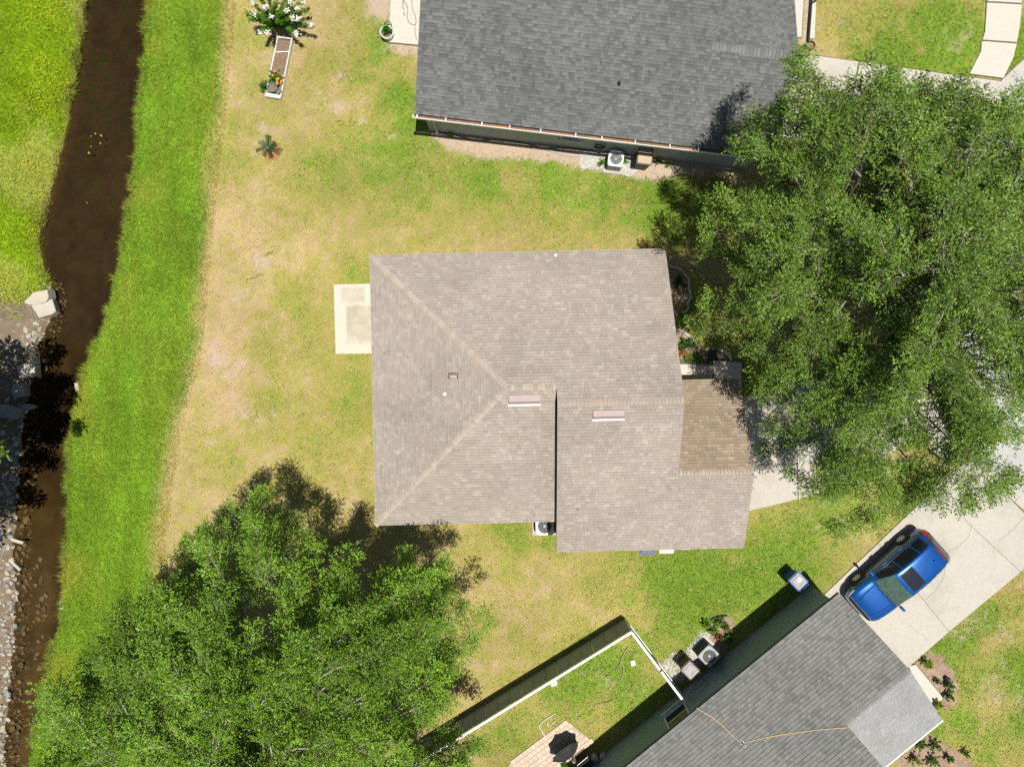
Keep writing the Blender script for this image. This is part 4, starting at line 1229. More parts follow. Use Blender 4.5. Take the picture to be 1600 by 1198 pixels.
bin_cart('white lidded black bin at the end of the row by the beige house', hbp(7.50, -7.19), HA, M['black'], M['white'], h=.95, w=.58, d=.62, rib=False)
mb = MB(); mb.tube([(-.25, .0, .95), (.12, .0, .95), (.12, -.1, .2), (.13, -.3, .04)], .018, 6); mb.tube([(-.25, 0, .95), (-.25, .12, .05)], .018, 6)
tag(mb.build('hand_truck', M['black'], loc=(*hbp(5.28, -7.22), 0), rz=HA), 'black bent metal frame standing beside the blue bin', 'frame')

# ------------------------------------------------------------------ the car
def build_car(loc, heading):
    t = thing('parked_car', 'blue compact SUV with dark sunroof parked on the concrete driveway', 'car', loc, heading)
    S = np.array([  # x, half width, shoulder z, top z, roof half width
        (2.28, .56, .60, .64, .50), (2.24, .70, .68, .74, .60), (2.12, .80, .78, .86, .68), (1.92, .86, .86, .945, .72), (1.65, .89, .91, 1.00, .74), (1.35, .905, .95, 1.05, .75), (1.08, .91, .99, 1.09, .76),
        (.98, .91, 1.00, 1.13, .745), (.80, .912, 1.015, 1.26, .71), (.60, .914, 1.025, 1.40, .675), (.40, .915, 1.035, 1.525, .64), (.24, .915, 1.04, 1.60, .62), (.08, .915, 1.045, 1.635, .61), (-.25, .915, 1.05, 1.67, .61),
        (-.65, .915, 1.06, 1.68, .605), (-1.05, .915, 1.075, 1.67, .60), (-1.40, .912, 1.09, 1.645, .59), (-1.68, .905, 1.10, 1.61, .58), (-1.84, .895, 1.10, 1.55, .58), (-1.98, .88, 1.09, 1.40, .60), (-2.12, .85, 1.06, 1.20, .64), (-2.20, .80, 1.00, 1.06, .64), (-2.26, .72, .90, .93, .60), (-2.28, .60, .60, .64, .50)])
    xs = S[:, 0]; nS = len(xs); rows = []
    for (x, w, zb, zt, wr) in S:
        e = min(.07, (zt - zb) * .35)
        rows.append([(x, w * .90, .20), (x, w * .975, .34), (x, w, .52), (x, w, .74 if zb > .8 else zb * .85), (x, w * .985, zb - .05), (x, w * .945, zb), (x, w * .945 + (wr - w * .945) * .55, zb + (zt - e - zb) * .60), (x, wr, zt - e), (x, wr * .90, zt - e * .35), (x, wr * .62, zt - e * .08), (x, wr * .3, zt), (x, 0, zt + .004)])
    A = np.array(rows); K = A.shape[1]
    full = np.concatenate([A, A[:, :-1][:, ::-1] * np.array([1, -1, 1])], 1)
    Kf = full.shape[1]
    Vb = full.reshape(-1, 3); idx = np.arange(nS * Kf).reshape(nS, Kf)
    def cells(i0, i1, j0, j1):
        return [(idx[i, j], idx[i, j + 1], idx[i + 1, j + 1], idx[i + 1, j]) for i in range(i0, i1) for j in range(j0, j1)]
    bodyf = cells(0, nS - 1, 0, Kf - 1)
    mb = MB(); mb.add(Vb.tolist(), bodyf + [tuple(idx[0, ::-1]), tuple(idx[-1])])
    body = mb.build('body', M['car_blue'], t, smooth=True)
    md = body.modifiers.new('sub', 'SUBSURF'); md.levels = 1; md.render_levels = 2
    def interp(x, j):
        return np.array([np.interp(-x, -xs, full[:, j, k]) for k in range(3)])
    def patch(name, m_, x0, x1, j0, j1, off, trim0=0., trim1=0., n=10, par=None, sub=3, sx=None):
        """a piece that follows the body between two stations and two profile rows"""
        js = np.linspace(j0 + trim0, j1 - trim1, (int(j1 - j0)) * sub + 1); V = []; F = []
        for a in range(n + 1):
            for b in range(len(js)):
                x = x0 + (x1 - x0) * a / n
                if sx: x = x + sx * (abs(b / (len(js) - 1) - .5) * 2) ** 2
                j = int(min(math.floor(js[b]), Kf - 2)); f = js[b] - j
                p = interp(x, j) * (1 - f) + interp(x, j + 1) * f
                V.append(p)
        V = np.array(V).reshape(n + 1, len(js), 3)
        gu_ = np.gradient(V, axis=0); gv_ = np.gradient(V, axis=1)
        nn = np.cross(gu_, gv_); nn /= np.linalg.norm(nn, axis=2, keepdims=True) + 1e-9
        cen = np.array([0, 0, .8]); sgn = np.sign(((V - cen) * nn).sum(2, keepdims=True)); V = V + nn * sgn * off
        w_ = len(js)
        F = [(a * w_ + b, a * w_ + b + 1, (a + 1) * w_ + b + 1, (a + 1) * w_ + b) for a in range(n) for b in range(w_ - 1)]
        q_ = MB(); q_.add(V.reshape(-1, 3).tolist(), F)
        return q_.build(name, m_, par or t, smooth=True)
    c = K - 1
    patch('windshield', M['windshield'], .30, 1.02, 7, 2 * c - 7, .016, .1, .1, n=12, sx=-.10)
    patch('rear_window', M['glass'], -1.85, -2.15, 6, 2 * c - 6, .018, .6, .6, n=8)
    sr = patch('sunroof', M['sunroof'], .12, -.52, 8, 2 * c - 8, .012, .55, .55, n=8)
    for s_ in (0, 1):
        j0, j1 = (5, 7) if s_ == 0 else (2 * c - 7, 2 * c - 5)
        patch('side_window', M['glass'], .78, -.14, j0, j1, .012, .12, .12)
        patch('side_window', M['glass'], -.22, -1.14, j0, j1, .012, .12, .12)
        patch('side_window', M['glass'], -1.22, -1.72, j0, j1, .012, .14, .14)
        jb = 5 if s_ == 0 else 2 * c - 6
        patch('window_trim', M['chrome'], .95, -1.85, jb, jb + 1, .016, .02 if s_ == 0 else .90, .90 if s_ == 0 else .02, n=16, sub=1)
        jr = 7 if s_ == 0 else 2 * c - 8
        patch('roof_rail', M['chrome'], .20, -1.70, jr, jr + 1, .022, .30 if s_ == 0 else .45, .45 if s_ == 0 else .30, n=14, sub=1)
        jt0, jt1 = (3, 6) if s_ == 0 else (2 * c - 6, 2 * c - 3)
        patch('tail_light', M['red'], -1.96, -2.24, jt0, jt1, .015, .4, .1, n=8)
        jt0, jt1 = (6, 7) if s_ == 0 else (2 * c - 7, 2 * c - 6)
        patch('tail_light', M['red'], -1.90, -2.14, jt0, jt1, .017, .0, .1, n=8)
        jt0, jt1 = (3, 5) if s_ == 0 else (2 * c - 5, 2 * c - 3)
        patch('headlight', M['ac_white'], 1.86, 2.22, jt0, jt1, .014, .3, .2, n=8)
        jt0, jt1 = (0, 2) if s_ == 0 else (2 * c - 2, 2 * c)
        patch('sill_cladding', M['black'], 2.0, -2.0, jt0, jt1, .012, .0, .2, n=16)
        for x in (.12, -.82):
            yy = .915 * (1 if s_ == 0 else -1)
            q_ = MB(); q_.box(x - .10, x + .10, yy - .02, yy + .03, .93, .965); q_.build('door_handle', M['car_blue'], t)
            for dx in (.0,):
                q_ = MB(); q_.box(x - .25, x - .244, yy - .005, yy + .004, .35, 1.0); q_.build('door_gap', M['black'], t)
    patch('grille', M['black'], 2.20, 2.272, 5, 2 * c - 5, .018, .2, .2, n=4)
    patch('front_trim', M['chrome'], 2.14, 2.19, 5, 2 * c - 5, .016, .3, .3, n=3)
    patch('rear_trim', M['red'], -1.80, -1.835, 9, 2 * c - 9, .014, 0, 0, n=3)
    patch('rear_bumper', M['black'], -2.17, -2.275, 3, 2 * c - 3, .014, 0, 0, n=5)
    patch('hood_gap', M['black'], 1.07, 1.045, 6, 2 * c - 6, .012, .3, .3, n=2)
    for s_ in (-1, 1):
        # mirrors
        q_ = MB(); q_.rbox(.12, .23, 1.0, 1.14, .045, cx=.86, cy=s_ * 1.04, cap=.03); mr = q_.build('mirror', M['car_blue'], t, smooth=False)
        q_ = MB(); q_.box(.82, .90, min(s_ * .88, s_ * .96), max(s_ * .88, s_ * .96), 1.0, 1.05); q_.build('mirror_arm', M['black'], mr)
        # crease lines on the bonnet
        q_ = MB(); q_.tube([(1.1, s_ * .56, 1.115), (1.6, s_ * .53, 1.035), (2.0, s_ * .42, .945)], .012, 5); q_.build('bonnet_crease', M['car_blue'], t, smooth=True)
        for x in (1.33, -1.31):
            q_ = MB(); q_.lathe([(.20, -.11), (.33, -.10), (.345, -.06), (.345, .06), (.33, .10), (.22, .105)], 28, axis='y', cx=x, cy=s_ * .83, cz=.345)
            wh = q_.build('wheel', M['tyre'], t, smooth=False)
            q_ = MB(); q_.lathe([(.225, .0), (.22, .02), (.20, .005), (.05, -.0), (.045, .02)], 24, axis='y', cx=x, cy=s_ * .935 if s_ > 0 else -.935 - .0, cz=.345)
            q_.build('rim', M['dark_metal'], wh)
            for k in range(10):
                a = k * 2 * math.pi / 10; q2_ = MB()
                e0 = Vector((math.cos(a), 0, math.sin(a))); e1 = Vector((-math.sin(a), 0, math.cos(a)))
                cc_ = Vector((x, s_ * .95, .345))
                V = [cc_ + e0 * .03 - e1 * .015, cc_ + e0 * .03 + e1 * .015, cc_ + e0 * .215 + e1 * .026, cc_ + e0 * .215 - e1 * .026]
                V += [p - Vector((0, s_ * .03, 0)) for p in V]
                q2_.add(V, [(0, 1, 2, 3), (7, 6, 5, 4), (0, 4, 5, 1), (1, 5, 6, 2), (2, 6, 7, 3), (3, 7, 4, 0)]); q2_.build('spoke', M['alloy'], wh)
            # arch
            pts = [(x + .40 * math.cos(a), s_ * .917, .345 + .40 * math.sin(a)) for a in np.linspace(-.25, math.pi + .25, 16)]
            q_ = MB(); q_.tube(pts, .03, 6); q_.build('wheel_arch', M['black'], t, smooth=True)
    q_ = MB(); q_.box(-2.30, -2.27, -.26, .26, .72, .86); q_.build('number_plate', M['white'], t)
    q_ = MB(); q_.box(-1.45, -1.35, -.02, .02, 1.66, 1.72, top=(.03, .008)); q_.build('aerial', M['car_blue'], t)
    for s_ in (-1, 1):
        q_ = MB(); q_.tube([(1.03, s_ * .10, 1.145), (.98, s_ * .30 + .1, 1.17), (.93, s_ * .25 + .35, 1.215)], .009, 5); q_.build('wiper', M['black'], t)
    return t


build_car((17.06, -8.52, .05), math.atan2(-.663, -.749))

# ------------------------------------------------------------------ rocks along the far bank
def rock_mesh(seed, flat=.6, sub=1, m_='rock'):
    r_ = random.Random(seed); import bmesh
    bm = bmesh.new(); bmesh.ops.create_icosphere(bm, subdivisions=1, radius=.5)
    for k in range(7):      # chop facets
        nn = Vector((r_.uniform(-1, 1), r_.uniform(-1, 1), r_.uniform(-.6, 1))).normalized(); d = r_.uniform(.24, .4)
        for v in bm.verts:
            h_ = v.co.dot(nn) - d
            if h_ > 0: v.co -= nn * h_
    for v in bm.verts:
        v.co.x *= r_.uniform(1.0, 1.05); v.co.z *= flat
    me = bpy.data.meshes.new('rock'); bm.to_mesh(me); bm.free(); me.materials.append(M[m_])
    return me


rocks = [rock_mesh(i, .55 + .08 * (i % 4), m_='rock' if i % 3 else 'rock_grey') for i in range(12)]
def slab_rock(poly_px, z, th, label, m_='rock_slab', tilt=(0, 0)):
    w_ = pp(poly_px, z); cx = sum(p[0] for p in w_) / len(w_); cy = sum(p[1] for p in w_) / len(w_)
    q_ = [(p[0] - cx, p[1] - cy) for p in w_]
    mb = MB(); n = len(q_)
    V = [(x * 1.03, y * 1.03, -th) for x, y in q_] + [(x * 1.03, y * 1.03, -.03) for x, y in q_] + [(x * .97, y * .97, .0 + rnd.uniform(-.012, .012)) for x, y in q_] + [(0, 0, .01)]
    ar = sum(q_[i][0] * q_[(i + 1) % n][1] - q_[(i + 1) % n][0] * q_[i][1] for i in range(n))
    F = [(i, (i + 1) % n, n + (i + 1) % n, n + i) for i in range(n)] + [(n + i, n + (i + 1) % n, 2 * n + (i + 1) % n, 2 * n + i) for i in range(n)] + [(2 * n + i, 2 * n + (i + 1) % n, 3 * n) for i in range(n)]
    if ar < 0: F = [f[::-1] for f in F]
    mb.add(V, F); o = mb.build('concrete_slab', M[m_], loc=(cx, cy, z)); o.rotation_euler = (tilt[0], tilt[1], 0)
    return tag(o, label, 'slab')


slab_rock([(36, 472), (52, 457), (74, 453), (76, 464), (72, 471), (62, 475), (44, 476)], -.30, .5, 'pointed tan concrete slab at the creek edge above a square one', tilt=(.08, -.06))
slab_rock([(49, 477), (60, 474), (80, 467), (86, 486), (80, 491), (62, 496)], -.38, .5, 'square tan concrete slab at the creek edge below a pointed one', tilt=(-.05, .08))
slab_rock([(26, 572), (40, 568), (52, 557), (54, 588), (30, 590)], -.35, .5, 'large shaded slab with leaf litter beside the dark water', tilt=(.05, .05))
slab_rock([(16, 611), (20, 600), (35, 599), (37, 618), (22, 622)], -.35, .45, 'five sided bluish slab in the shade of the bank', 'rock_grey')
slab_rock([(-10, 632), (8, 632), (30, 640), (25, 652), (18, 655), (-10, 650)], -.30, .5, 'long grey slab reaching from the bank to the water', 'rock_grey', (.0, .06))
slab_rock([(31, 633), (38, 631), (47, 632), (54, 635), (46, 640), (33, 641)], -.55, .4, 'small pointed grey slab lying in the dark water', 'rock_grey')
slab_rock([(13, 841), (18, 840), (36, 846), (34, 850), (20, 846)], -.70, .3, 'narrow flat slab half in the brown water', 'rock_slab')
slab_rock([(14, 877), (18, 875), (32, 888), (30, 892)], -.72, .3, 'narrow tilted slab lying on the pale riprap', 'rock_slab')
slab_rock([(116, 598), (122, 597), (124, 609), (118, 611)], -.72, .4, 'small pale slab at the foot of the grass bank', 'rock_slab')
rk = random.Random(3); nrk = 0; placed = []
def put_rock(px, py, s, z=None, name='rock', lab=None, grp=None):
    p = P(px, py, -.6)
    zz = gz1(p.x, p.y) if z is None else z
    o = link(name, rocks[rk.randrange(12)], None, (p.x, p.y, zz + s * .10), rk.uniform(0, 6.28)); o.scale = (s * rk.uniform(.85, 1.25), s * rk.uniform(.7, 1.05), s * rk.uniform(.7, 1.0))
    o.rotation_euler = (rk.uniform(-.3, .3), rk.uniform(-.3, .3), rk.uniform(0, 6.28))
    return tag(o, lab, 'rock', grp)
cnt = {'shade': 0, 'sun': 0, 'sub': 0}
for k in range(9000):
    py = rk.uniform(515, 1230); ex = 800 + float(e_wl((599 - py) * .0298)) * FPX / (CAM_H - WZ)
    px = ex + 5 - abs(rk.gauss(0, 24)) if py < 860 else ex + 30 - abs(rk.gauss(0, 26))
    if px < -12: continue
    kd = 'shade' if py < 855 else ('sun' if px < ex + 5 else 'sub')
    if cnt[kd] >= {'shade': 95, 'sun': 160, 'sub': 45}[kd]: continue
    if 545 < py < 662 and px < 60 and rk.random() < .75: continue
    s = rk.uniform(.15, .36) * (1 if rk.random() > .15 else 1.3)
    if any((px - a) ** 2 + (py - c) ** 2 < (10 * (s + r_)) ** 2 for a, c, r_ in placed): continue
    placed.append((px, py, s)); cnt[kd] += 1
    lab, grp = {'shade': ('broken grey rock in the tree shade along the creek bank', 'shaded riprap rocks'), 'sun': ('pale broken rock in the sunny riprap along the creek', 'sunny riprap rocks'), 'sub': ('tan rock lying under the shallow brown water', 'submerged rocks')}[kd]
    put_rock(px, py, s, None, 'rock', lab, grp)
for (px, py, s) in ((93, 942, .26), (96, 950, .34), (88, 968, .3), (84, 985, .2), (78, 440, .2), (73, 448, .3), (66, 443, .2), (56, 506, .3), (60, 514, .24), (73, 502, .16), (50, 522, .22), (55, 530, .2), (45, 545, .3), (38, 552, .3), (24, 549, .24), (72, 1098, .2), (70, 1112, .26), (75, 1128, .26)):
    put_rock(px, py, s, None, 'rock', 'single tan rock at the water line of the creek', 'rocks at the water line')
# fine rubble between the rocks
Vr = []; Fr = []; nrv = 0
for k in range(1500):
    py = rk.uniform(440, 1230); ex = 800 + float(e_wl((599 - py) * .0298)) * FPX / (CAM_H - WZ)
    px = ex + 10 - abs(rk.gauss(0, 30))
    p = P(px, py, -.6); s = rk.uniform(.04, .12); z = gz1(p.x, p.y)
    a = rk.uniform(0, 6.28); pts = [(math.cos(a + i * 2.1) * s, math.sin(a + i * 2.1) * s * rk.uniform(.6, 1), -.02) for i in range(3)] + [(rk.uniform(-.3, .3) * s, rk.uniform(-.3, .3) * s, s * .8)]
    Vr += [(p.x + x, p.y + y, z + zz) for x, y, zz in pts]; Fr += [(nrv, nrv + 1, nrv + 3), (nrv + 1, nrv + 2, nrv + 3), (nrv + 2, nrv, nrv + 3)]; nrv += 4
tag(link('rubble', np_mesh('rubble', Vr, Fr, M['rock'])), 'fine pale rubble scattered between the rocks of the bank', 'rubble', kind='stuff')


# ------------------------------------------------------------------ trees
def rot_to(d, roll):
    """rotation matrices taking +x to d (n,3) with a roll about it"""
    d = d / (np.linalg.norm(d, axis=1, keepdims=True) + 1e-9)
    up = np.tile(np.array([[0, 0, 1.0]]), (len(d), 1))
    up[np.abs(d[:, 2]) > .95] = (1, 0, 0)
    y = np.cross(up, d); y /= np.linalg.norm(y, axis=1, keepdims=True) + 1e-9
    z = np.cross(d, y)
    c, s = np.cos(roll)[:, None], np.sin(roll)[:, None]
    y2 = y * c + z * s; z2 = z * c - y * s
    return np.stack([d, y2, z2], 2)


def leaf_quads(pos, dirs, nrm, Ln, Wd):
    """rhombic leaves: pos (n,3) base, dirs along the leaf, nrm up"""
    d = dirs / (np.linalg.norm(dirs, axis=1, keepdims=True) + 1e-9)
    s = np.cross(d, nrm); s /= np.linalg.norm(s, axis=1, keepdims=True) + 1e-9
    nn = np.cross(s, d)
    L3 = Ln[:, None]; W3 = Wd[:, None]
    a = pos; b_ = pos + d * L3 * .5 + s * W3 * .5 + nn * W3 * .12; c = pos + d * L3; e = pos + d * L3 * .5 - s * W3 * .5 + nn * W3 * .12
    return np.stack([a, b_, c, e], 1)


def spray_template(rg, nleaf, length=1.0, leafL=.10, leafW=.046):
    """a leafy twig along +x: leaf rhombs (n,4,3) and twig prisms"""
    LP = []; TV = []; TF = []; n0 = 0
    def add_tw(p0, p1, r0, r1):
        nonlocal n0
        V, F = tube_np([p0, p1], [r0, r1], 3)
        TV.append(V); TF.append(F + n0); n0 += len(V)
    main = [np.array([0, 0, 0.]), np.array([length * .5, rg.normal() * .05, .05]), np.array([length, rg.normal() * .08, -.02])]
    def mp(t):
        return main[0] * (1 - t) ** 2 + 2 * t * (1 - t) * main[1] + t * t * main[2]
    add_tw(mp(0), mp(.55), .007, .004)
    tw = [(mp(.30), mp(1), .75)]
    for k in range(5):
        t = .15 + .72 * (k + rg.random() * .6) / 5
        sd = 1 if k % 2 else -1
        ang = R(rg.uniform(34, 60)) * sd; l_ = length * (.58 - .26 * t) * rg.uniform(.75, 1.25)
        p0 = mp(t); p1 = p0 + np.array([math.cos(ang), math.sin(ang), rg.normal() * .20 + .06]) * l_
        tw.append((p0, p1, l_ / length))
    wsum = sum(t[2] for t in tw); pos = []; dr = []
    for (p0, p1, w) in tw:
        m_ = max(5, int(nleaf * w / wsum)); ax = (p1 - p0) / np.linalg.norm(p1 - p0)
        for i in range(m_):
            t = (i + rg.random()) / m_; sd = 1 if i % 2 else -1
            pos.append(p0 + (p1 - p0) * t + rg.normal(size=3) * .010)
            lat = np.cross(np.array([0, 0, 1.]), ax); lat /= np.linalg.norm(lat) + 1e-9
            dr.append(ax * rg.uniform(.5, 1.0) + lat * sd * rg.uniform(.25, .85) + np.array([0, 0, rg.normal() * .35]))
    pos = np.array(pos); dr = np.array(dr); n = len(pos)
    nr = np.stack([rg.normal(size=n) * .42, rg.normal(size=n) * .42, np.ones(n)], 1)
    q = leaf_quads(pos, dr, nr, leafL * rg.uniform(.65, 1.2, n), leafW * rg.uniform(.7, 1.2, n))
    return q, np.concatenate(TV), np.concatenate(TF)


def outline_fn(poly_px, zed, c):
    q = np.array(pp(poly_px, zed)) - np.array(c)[None]
    a = np.arctan2(q[:, 1], q[:, 0]); r = np.hypot(q[:, 0], q[:, 1]); o = np.argsort(a); a, r = a[o], r[o]
    a = np.concatenate([[a[-1] - 2 * math.pi], a, [a[0] + 2 * math.pi]]); r = np.concatenate([[r[-1]], r, [r[0]]])
    return lambda t: np.interp((t + math.pi) % (2 * math.pi) - math.pi, a, r)


def make_tree(label, base, crown_c, rad, z_edge, z_top, nbough, nspray, seed, cols, nleaf=56, leafL=.120, leafW=.064, keep=None, depth=2.4, shrink=.75, ngap=16):
    """boughs radiate through the crown at uneven heights; leafy sprays sit in small clusters along each bough"""
    rg = np.random.default_rng(seed)
    t = thing('tree', label, 'tree', (base[0], base[1], 0))
    bx, by = base
    cx, cy = crown_c
    org = np.array([[bx, by, 0]])
    tm = [spray_template(rg, nleaf, 1.0, leafL, leafW) for _ in range(14)]
    def dome(rho):
        return z_edge + (z_top - z_edge) * np.sqrt(np.maximum(0, 1 - np.minimum(rho, 1) ** 2))
    gaps = []
    for _ in range(ngap):
        th = rg.uniform(-math.pi, math.pi); rho = math.sqrt(rg.uniform(.04, 1.1)); Rm = float(rad(np.array(th)))
        gaps.append((np.array([cx + rho * Rm * math.cos(th), cy + rho * Rm * math.sin(th)]), rg.uniform(.55, 1.15)))
    bo = []; tries = 0
    while len(bo) < nbough and tries < 20000:
        tries += 1
        th = rg.uniform(-math.pi, math.pi); rho = math.sqrt(rg.random())
        Rm = float(rad(np.array(th))); off = depth * rg.random() ** 1.15
        c = np.array([cx + rho * Rm * math.cos(th), cy + rho * Rm * math.sin(th)])
        if any(np.hypot(*(c - q[0])) < 1.05 and abs(off - q[1]) < 1.1 for q in bo) and tries < 12000: continue
        if any(np.hypot(*(c - q[0])) < q[1] * 1.25 for q in gaps) and off < depth * .62: continue
        bo.append((c, off, th, rho, Rm))
    LV = []; LC = []; TV = []; TF = []; nt_ = 0; starts = []
    def twig(pts, r, n=3):
        nonlocal nt_
        V, F = tube_np(pts, r, n); TV.append(V); TF.append(F + nt_); nt_ += len(V)
    for (c, off, th, rho, Rm) in bo:
        a = th + rg.normal() * (.28 + .9 * max(0, .45 - rho))
        d2 = np.array([math.cos(a), math.sin(a)]); ln = rg.uniform(2.0, 3.6)
        lat = np.array([-d2[1], d2[0]])
        lim = rg.uniform(.80, 1.10) if rho > .5 else 1.0
        k = max(4, int(ln / .42)); bend = rg.normal() * .35; tone = 1 + .45 * (rg.random() - .5); pts = []
        for i in range(k + 1):
            u = i / k - .55
            p2 = c + d2 * ln * u + lat * bend * (u + .55) ** 2
            v = p2 - np.array([cx, cy]); th2 = math.atan2(v[1], v[0]); r2 = np.hypot(*v) / max(float(rad(np.array(th2))) - shrink, .5)
            if r2 > lim: break
            if any(np.hypot(*(p2 - q[0])) < q[1] for q in gaps) and off < depth * .55: break
            z = float(dome(r2)) - off + .25 * math.sin(3 * u) - .25 * max(0, u) ** 2
            if keep is not None and not keep((p2[0], p2[1], z)): break
            pts.append(np.array([p2[0], p2[1], z]))
        if len(pts) < 2: continue
        starts.append(pts[0])
        twig([p - np.array([0, 0, .20]) + rg.normal(size=3) * .05 for p in pts], np.linspace(.022, .008, len(pts)), 4)
        K = len(pts)
        for i, p in enumerate(pts):
            f = i / max(1, K - 1); rc_ = (.60 - .36 * f) * rg.uniform(.8, 1.2)
            n_s = max(3, int(nspray * (1.15 - .45 * f) * rg.uniform(.7, 1.3)))
            ph = rg.uniform(0, 2 * math.pi, n_s); rr = np.sqrt(rg.random(n_s)) * rc_
            of = np.stack([rr * np.cos(ph), rr * np.sin(ph), .50 * rc_ * rg.normal(size=n_s) - .12], 1)
            d = np.concatenate([d2, [0]])[None] * (.85 + .4 * f) + of / rc_ * .7 + np.array([[0, 0, .20]]) + rg.normal(size=(n_s, 3)) * .16
            B = p[None] + of * .7
            Rr = rot_to(d, rg.normal(size=n_s) * .35); sc_ = rg.uniform(.50, .92, n_s)
            for m_ in range(n_s):
                q, tv, tf = tm[rg.integers(0, 14)]; n = len(q)
                LV.append((q.reshape(-1, 3) * np.array([[sc_[m_], sc_[m_], sc_[m_]]])) @ Rr[m_].T + B[m_])
                u_ = rg.random((n, 1)); cc_ = (cols[0][None] * (1 - u_) + cols[1][None] * u_) * (tone * (1 + .35 * (rg.random() - .5)) * rg.uniform(.75, 1.25, (n, 1)))
                yl = rg.random(n) < .03; cc_[yl] = cols[2] * rg.uniform(.8, 1.2)
                LC.append(np.repeat(cc_, 4, 0))
                TV.append((tv * sc_[m_]) @ Rr[m_].T + B[m_]); TF.append(tf + nt_); nt_ += len(tv)
    LVa = np.concatenate(LV); nl = len(LVa)
    TVa = np.concatenate(TV); TFa = np.concatenate(TF) + nl
    Fa = np.concatenate([np.arange(nl).reshape(-1, 4), TFa])
    Ca = np.concatenate([np.concatenate(LC), np.full((len(TVa), 3), .3)])
    mi = np.concatenate([np.zeros(nl // 4, int), np.ones(len(TFa), int)])
    link('crown', np_mesh('crown', np.concatenate([LVa, TVa]) - org, Fa, [M['leaf'], M['twig']], np.clip(Ca, .004, 1), mi), t)
    WV = []; WF = []; nw_ = 0
    def add(pts, r, n=7):
        nonlocal nw_
        V, F = tube_np(pts, r, n); WV.append(V - org); WF.append(F + nw_); nw_ += len(V)
    Cc = np.array(starts)
    fork = np.array([bx + .1, by, 2.6])
    add([(bx, by, -.1), (bx, by, .15), (bx + .03, by, 1.0), tuple(fork)], [.42, .31, .25, .24], 12)
    nb_ = 9; angs = rg.uniform(-math.pi, math.pi) + np.arange(nb_) * 2 * math.pi / nb_
    dv = Cc - fork[None]; ca = np.arctan2(dv[:, 1], dv[:, 0])
    own = np.argmin(np.abs((ca[:, None] - angs[None] + math.pi) % (2 * math.pi) - math.pi), 1)
    for b_i in range(nb_):
        mem = np.nonzero(own == b_i)[0]
        if len(mem) == 0: continue
        tip = Cc[mem].mean(0); tip = fork + (tip - fork) * .95 - np.array([0, 0, 1.0])
        mid = (fork + tip) / 2 + np.array([0, 0, .4]) + rg.normal(size=3) * .25
        ts = np.linspace(0, 1, 7)[:, None]
        path = fork[None] * (1 - ts) ** 2 + 2 * ts * (1 - ts) * mid[None] + ts ** 2 * tip[None]
        path[1:-1] += rg.normal(size=(5, 3)) * .08
        add(path, np.linspace(.15, .07, 7), 7)
        for j in mem:
            e = Cc[j] - np.array([0, 0, .2]); s0 = path[min(6, max(1, int(6 * min(1, np.linalg.norm(e - fork) / (np.linalg.norm(tip - fork) * 1.8)))))]
            md = (s0 + e) / 2 + rg.normal(size=3) * .25 - np.array([0, 0, .7])
            add([s0, (s0 + md) / 2 + rg.normal(size=3) * .05, md, (md + e) / 2 + rg.normal(size=3) * .06, e], [.05, .042, .036, .03, .024], 5)
    link('trunk', np_mesh('trunk', np.concatenate(WV), np.concatenate(WF), M['bark'], smooth=True), t)
    return t


oakA = [np.array([.045, .102, .008]), np.array([.190, .300, .036]), np.array([.24, .23, .05])]
oakB = [np.array([.058, .145, .006]), np.array([.215, .365, .026]), np.array([.25, .27, .04])]
cA = P(1385, 445, 8.0)
rA = outline_fn([(1225, 70), (1285, 78), (1335, 66), (1400, 84), (1460, 92), (1530, 105), (1610, 120), (1680, 220), (1720, 400), (1710, 560), (1650, 680), (1600, 780), (1530, 840), (1450, 800), (1390, 800), (1325, 840), (1290, 780), (1258, 730), (1222, 660), (1172, 590), (1136, 520), (1118, 450), (1112, 380), (1112, 300), (1142, 220), (1165, 150)], 7.8, (cA.x, cA.y))
make_tree('wide dark green oak overhanging both house roofs and the cul de sac', (cA.x + .4, cA.y - .6), (cA.x, cA.y), rA, 7.3, 10.8, 165, 10.6, 101, oakA, depth=3.6, shrink=.80, ngap=11)
cB = P(400, 1150, 8.0)
rB = outline_fn([(335, 785), (420, 845), (515, 820), (565, 885), (650, 875), (715, 905), (745, 985), (755, 1060), (740, 1160), (735, 1230), (700, 1330), (600, 1420), (420, 1450), (250, 1430), (100, 1350), (5, 1240), (10, 1150), (45, 1065), (95, 1010), (150, 975), (215, 885), (265, 815)], 7.8, (cB.x, cB.y))
make_tree('bright green oak on the grass bank beside the creek and fence', (cB.x, cB.y + .3), (cB.x, cB.y), rB, 7.4, 10.8, 165, 10.2, 214, oakB, depth=3.6, shrink=.65, ngap=11, keep=lambda p: p[1] > -20.5)
cD = (-26.2, -2.7)
make_tree('oak on the far creek bank shading the riprap', cD, cD, lambda t_: 6.2 + .7 * np.sin(3 * np.asarray(t_) + 1) + .5 * np.sin(5 * np.asarray(t_)), 5.6, 9.0, 110, 5, 303, oakA, nleaf=26, leafL=.30, leafW=.15, ngap=0, keep=lambda p: p[0] < -.77 * (31 - p[2]) - .2)


